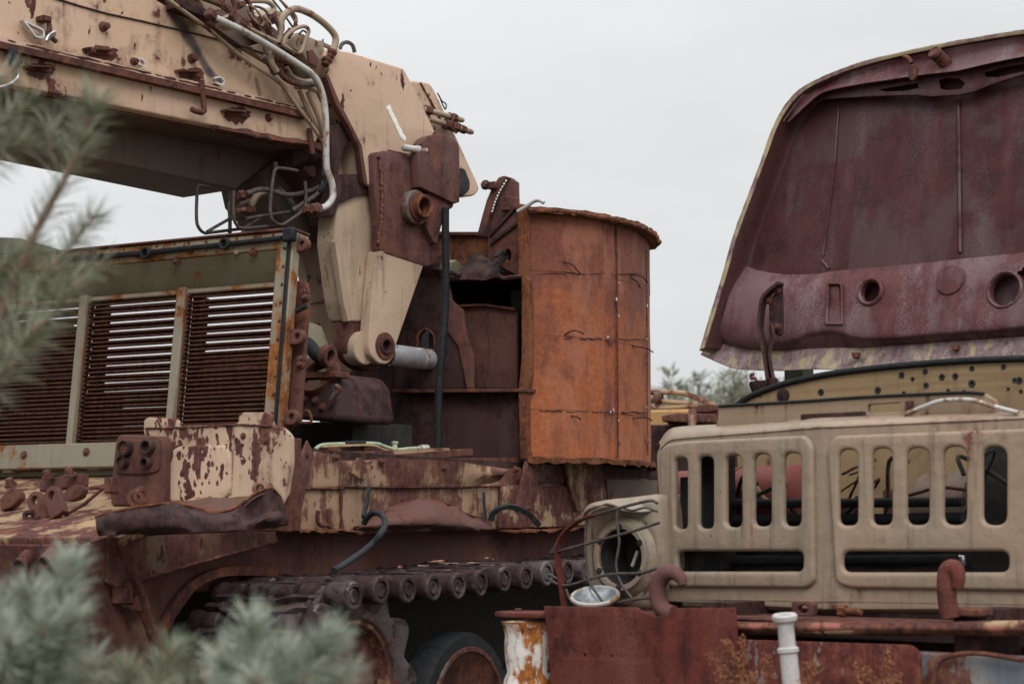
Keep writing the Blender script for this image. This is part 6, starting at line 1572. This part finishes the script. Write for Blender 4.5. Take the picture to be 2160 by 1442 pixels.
pine('pine_sapling', 'blurred young pine with long needles overlapping the boom and louvres at left', [V(-1.25, 4.2, 0), A(-70, 1100, Y1), A(-40, 800, Y1), A(10, 640, Y1), A(80, 480, Y1), A(152, 348, Y1), A(196, 225, Y1)],
     [(A(155, 345, Y1), A(196, 222, Y1), .068, 166, .1, 62), (A(120, 410, Y1), A(165, 315, Y1), .066, 66, .0, 60), (A(60, 520, Y1), A(125, 400, Y1), .062, 59, .0, 58), (A(10, 640, Y1), A(65, 515, Y1), .06, 59, 0, 58),
      (A(105, 560, Y1 + .05), A(193, 462, Y1 + .05), .055, 90, .25, 58), (A(-60, 300, Y1 + .1), A(55, 225, Y1 + .1), .066, 130, .1, 60), (A(-70, 360, Y1 + .1), A(40, 300, Y1 + .08), .062, 118, .1, 60), (A(-60, 190, Y1 + .1), A(20, 150, Y1 + .1), .05, 47, .1, 60),
      (A(-30, 760, Y1), A(110, 560, Y1 - .1), .068, 142, .1, 60), (A(-30, 820, Y1), A(160, 600, Y1 - .12), .066, 150, .3, 58), (A(-40, 720, Y1), A(60, 545, Y1), .066, 126, .1, 60), (A(-60, 860, Y1 - .1), A(75, 690, Y1 - .15), .066, 130, .1, 60), (A(-60, 880, Y1 - .1), A(20, 770, Y1 - .15), .06, 95, .1, 60),
      (A(-70, 640, Y1), A(10, 560, Y1), .066, 102, .1, 60), (A(20, 640, Y1 + .1), A(205, 560, Y1 + .1), .055, 87, .4, 58), (A(100, 330, Y1 + .1), A(110, 270, Y1 + .1), .06, 63, .0, 70)], M['needle_dark'], 1, 'foreground pines')
Y2 = 4.0
pine('pine_sapling', 'blurred pale pine with dense needle tufts at the bottom left corner', [V(-.95, 4.0, 0), A(70, 1750, Y2), A(80, 1500, Y2), A(110, 1330, Y2), A(140, 1215, Y2)],
     [(A(95, 1380, Y2), A(142, 1205, Y2), .066, 403, .0, 55), (A(60, 1420, Y2), A(60, 1262, Y2 - .05), .064, 309, .0, 55), (A(20, 1420, Y2), A(-5, 1275, Y2), .064, 259, .0, 55), (A(90, 1480, Y2), A(150, 1310, Y2 - .08), .066, 331, .0, 55), (A(40, 1500, Y2), A(95, 1330, Y2 - .1), .066, 302, 0, 58), (A(-20, 1500, Y2), A(20, 1360, Y2 - .1), .066, 259, 0, 58), (A(80, 1560, Y2), A(190, 1400, Y2), .06, 216, 0, 58)], M['needle_pale'], 2, 'foreground pines')
pine('pine_sapling', 'blurred pine tufts at the bottom edge left of the sprocket', [V(-.72, 4.1, 0), A(320, 1800, 4.1), A(330, 1560, 4.1), A(350, 1440, 4.1)],
     [(A(330, 1520, 4.1), A(362, 1378, 4.1), .058, 302, .0, 58), (A(310, 1540, 4.1), A(270, 1420, 4.1), .055, 216, 0, 58), (A(340, 1560, 4.1), A(430, 1430, 4.05), .055, 216, 0, 58), (A(300, 1560, 4.1), A(215, 1440, 4.1), .055, 201, 0, 58), (A(330, 1580, 4.1), A(330, 1460, 3.95), .06, 201, 0, 60)], M['needle_dark'], 3, 'foreground pines')
pine('pine_sapling', 'blurred pale pine tuft in front of the drive sprocket at the bottom edge', [V(-.5, 3.95, 0), A(560, 1800, 3.95), A(560, 1560, 3.95), A(555, 1400, 3.95)],
     [(A(545, 1500, 3.95), A(528, 1322, 3.95), .062, 374, .1, 54), (A(560, 1520, 3.95), A(600, 1375, 3.95), .06, 302, 0, 56), (A(530, 1520, 3.95), A(470, 1390, 3.95), .058, 273, 0, 58), (A(560, 1540, 3.95), A(690, 1355, 3.9), .062, 374, .35, 54), (A(560, 1560, 3.95), A(640, 1440, 3.9), .06, 259, 0, 58), (A(540, 1560, 3.95), A(540, 1440, 3.85), .06, 230, 0, 60), (A(600, 1540, 3.95), A(730, 1420, 3.95), .05, 172, .2, 56)], M['needle_pale'], 4, 'foreground pines')

# dry dock weeds before the bumper
M['seed'] = plain('dry_seed', (.19, .075, .04), .9, var=.5, sc=70, col2=(.33, .13, .06))
def weed(x, top, Y, seed, label):
    R = random.Random(seed); p1 = atY(x, top, Y); p0 = V(p1.x + R.uniform(-.1, .1), p1.y, 0)
    t = thing('dry_weed', label, 'weed', p0, 'dry weeds before the bumper')
    sp_ = cat([p0, p0.lerp(p1, .6) + V(R.uniform(-.02, .02), 0, 0), p1], 6); v, f = tube_data(sp_, [.004 - .0025 * i / len(sp_) for i in range(len(sp_))], 5); mesh('stem', v, f, M['seed'], t)
    vs, fs = [], []
    def seeds(a, b, n, w):
        for i in range(n):
            q = a.lerp(b, R.random()) + V(R.gauss(0, w), R.gauss(0, w), R.gauss(0, w)); s = R.uniform(.003, .007); bI = len(vs)
            u = V(R.uniform(-1, 1), R.uniform(-1, 1), R.uniform(-1, 1)).normalized(); e = u.orthogonal().normalized(); g_ = u.cross(e)
            vs.extend([q + u * s, q + e * s * .7, q + g_ * s * .7, q - e * s * .7, q - g_ * s * .7, q - u * s])
            fs.extend([(bI, bI + 1, bI + 2), (bI, bI + 2, bI + 3), (bI, bI + 3, bI + 4), (bI, bI + 4, bI + 1), (bI + 5, bI + 2, bI + 1), (bI + 5, bI + 3, bI + 2), (bI + 5, bI + 4, bI + 3), (bI + 5, bI + 1, bI + 4)])
    seeds(p1 - UP * .22, p1, 150, .010)
    for k in range(7):
        a = p0.lerp(p1, R.uniform(.6, .92)); b = a + V(R.uniform(-.11, .11), R.uniform(-.06, .06), R.uniform(.05, .13))
        v, f = tube_data([a, a.lerp(b, .5) + V(0, 0, -.008), b], .0014, 4); mesh('twig', v, f, M['seed'], t); seeds(a.lerp(b, .3), b, 70, .008)
    me = bpy.data.meshes.new('seed_head'); me.from_pydata([tuple(v) for v in vs], [], fs); me.update(); o = link('seed_head', me, M['seed'], t); o['kind'] = 'stuff'
for i, (x, tp, lb) in enumerate(((1565, 1345, 'tall rust-brown dry weed between red plate and white stake'), (1618, 1378, 'dry brown weed just left of the white stake'), (1520, 1405, 'low dry brown weed before the red plate'), (1720, 1392, 'dry brown weed just right of the white stake'), (1810, 1400, 'dry brown weed before the patch plate'), (1870, 1385, 'rightmost dry brown weed before the patch plate'), (1590, 1415, 'low dry weed among taller ones left of the stake'))):
    weed(x, tp, 6.25 + (i % 3) * .12, 40 + i, lb)

# ================================================================== pine wood behind
M['far_needle'] = needle_mat('far_pine_foliage', (.06, .075, .05), (.19, .19, .125))
def far_pine(px, top, Y, seed, label):
    R = random.Random(seed); p = atY(px, top, Y); H = p.z; b = V(p.x, p.y, 0)
    t = thing('pine_tree', label, 'pine', b, 'pine wood behind the vehicles')
    v, f = tube_data([b, b + UP * H * .5 + V(R.uniform(-.1, .1), 0, 0), b + UP * H], [.11, .07, .012], 7); mesh('trunk', v, f, M['twig'], t)
    vs, fs = [], []
    lev = H * .985
    while lev > H * .18:
        fr = 1 - lev / H
        nb = R.randint(4, 6); rad = (.16 + 2.1 * fr ** .8) * R.uniform(.7, 1.15)
        for k in range(nb):
            a = 2 * pi * k / nb + R.uniform(-.5, .5); d = V(cos(a), sin(a), R.uniform(.25, .8)).normalized(); L2 = rad * R.uniform(.6, 1.15)
            for j in range(int(9 + 30 * min(1, fr * 2))):
                s = R.random() ** .7; q = b + UP * lev + d * L2 * s + V(R.gauss(0, .09), R.gauss(0, .09), R.gauss(0, .09)) * (1 + fr)
                nd = (d + V(R.uniform(-.8, .8), R.uniform(-.8, .8), R.uniform(-.2, 1.2))).normalized(); l = R.uniform(.12, .26); w = nd.orthogonal().normalized() * R.uniform(.018, .04)
                i0 = len(vs); vs.extend([q - w, q + w, q + nd * l + w * .3, q + nd * l - w * .3]); fs.append((i0, i0 + 1, i0 + 2, i0 + 3))
        lev -= R.uniform(.28, .5)
    me = bpy.data.meshes.new('crown'); me.from_pydata([tuple(v) for v in vs], [], fs); me.update(); link('crown', me, M['far_needle'], t)
FP = [(1411, 787, 62, 'slender pine rising just right of the orange drum'), (1380, 830, 66, 'pine half hidden by the edge of the orange drum'), (1440, 822, 70, 'low bushy pine second from the drum'), (1473, 794, 64, 'pine with pointed top in the middle of the gap'), (1498, 815, 74, 'bushy pine right of the middle pointed pine'),
      (1527, 797, 66, 'leaning forked pine above the handrail end'), (1547, 788, 62, 'tallest pine left of the hood hinge'), (1560, 806, 72, 'pine just left of the hood hinge'), (1574, 793, 66, 'narrow pine behind the hood hinge spring'), (1600, 808, 72, 'pine behind the hood hinge arm'), (1643, 802, 68, 'pine between hinge and cab pillar'), (1456, 832, 80, 'low far pine in the middle of the gap'),
      (1520, 828, 82, 'low far pine above the rust case'), (1425, 838, 84, 'lowest far pine near the handrail'), (1700, 800, 70, 'pine right of the cab pillar under the hood'), (1585, 826, 82, 'low far pine behind the hinge base')]
for i, (x, y, Y, lb) in enumerate(FP): far_pine(x, y, Y, 100 + i, lb)

# ================================================================== ground
def ground():
    m, nt = nodes('sandy_ground'); b = NB(nt)
    out = b.n('ShaderNodeOutputMaterial'); bs = b.n('ShaderNodeBsdfPrincipled'); nt.links.new(bs.outputs[0], out.inputs[0])
    pos = b.n('ShaderNodeNewGeometry').outputs['Position']
    n1 = b.noise(pos, .8, 8, .65); n2 = b.noise(pos, 14, 6, .7)
    c = b.mix(b.step(n1, .4, .62), (.16, .125, .085), (.085, .085, .04)); c = b.mix(b.math('MULTIPLY', n2, .6), c, (.06, .05, .035))
    nt.links.new(c, bs.inputs['Base Color']); bs.inputs['Roughness'].default_value = .95
    bp = b.n('ShaderNodeBump', {'Strength': .6, 'Distance': .05, 'Height': n2}); nt.links.new(bp.outputs[0], bs.inputs['Normal'])
    vs, fs = [], []
    xs = [-2000, -400, -120, -60] + [-30 + i * 2 for i in range(31)] + [60, 120, 400, 2000]
    ys = [-2000, -300, -80] + [-20 + i * 2 for i in range(41)] + [100, 180, 400, 2500]
    for y in ys:
        for x in xs: vs.append((x, y, noise.noise(V(x * .13, y * .13, 0)) * .12 if abs(x) < 40 and -30 < y < 70 else 0))
    n = len(xs)
    fs = [(j * n + i, j * n + i + 1, (j + 1) * n + i + 1, (j + 1) * n + i) for j in range(len(ys) - 1) for i in range(n - 1)]
    o = mesh('ground', vs, fs, m, ang=90); o['kind'] = 'structure'
ground()
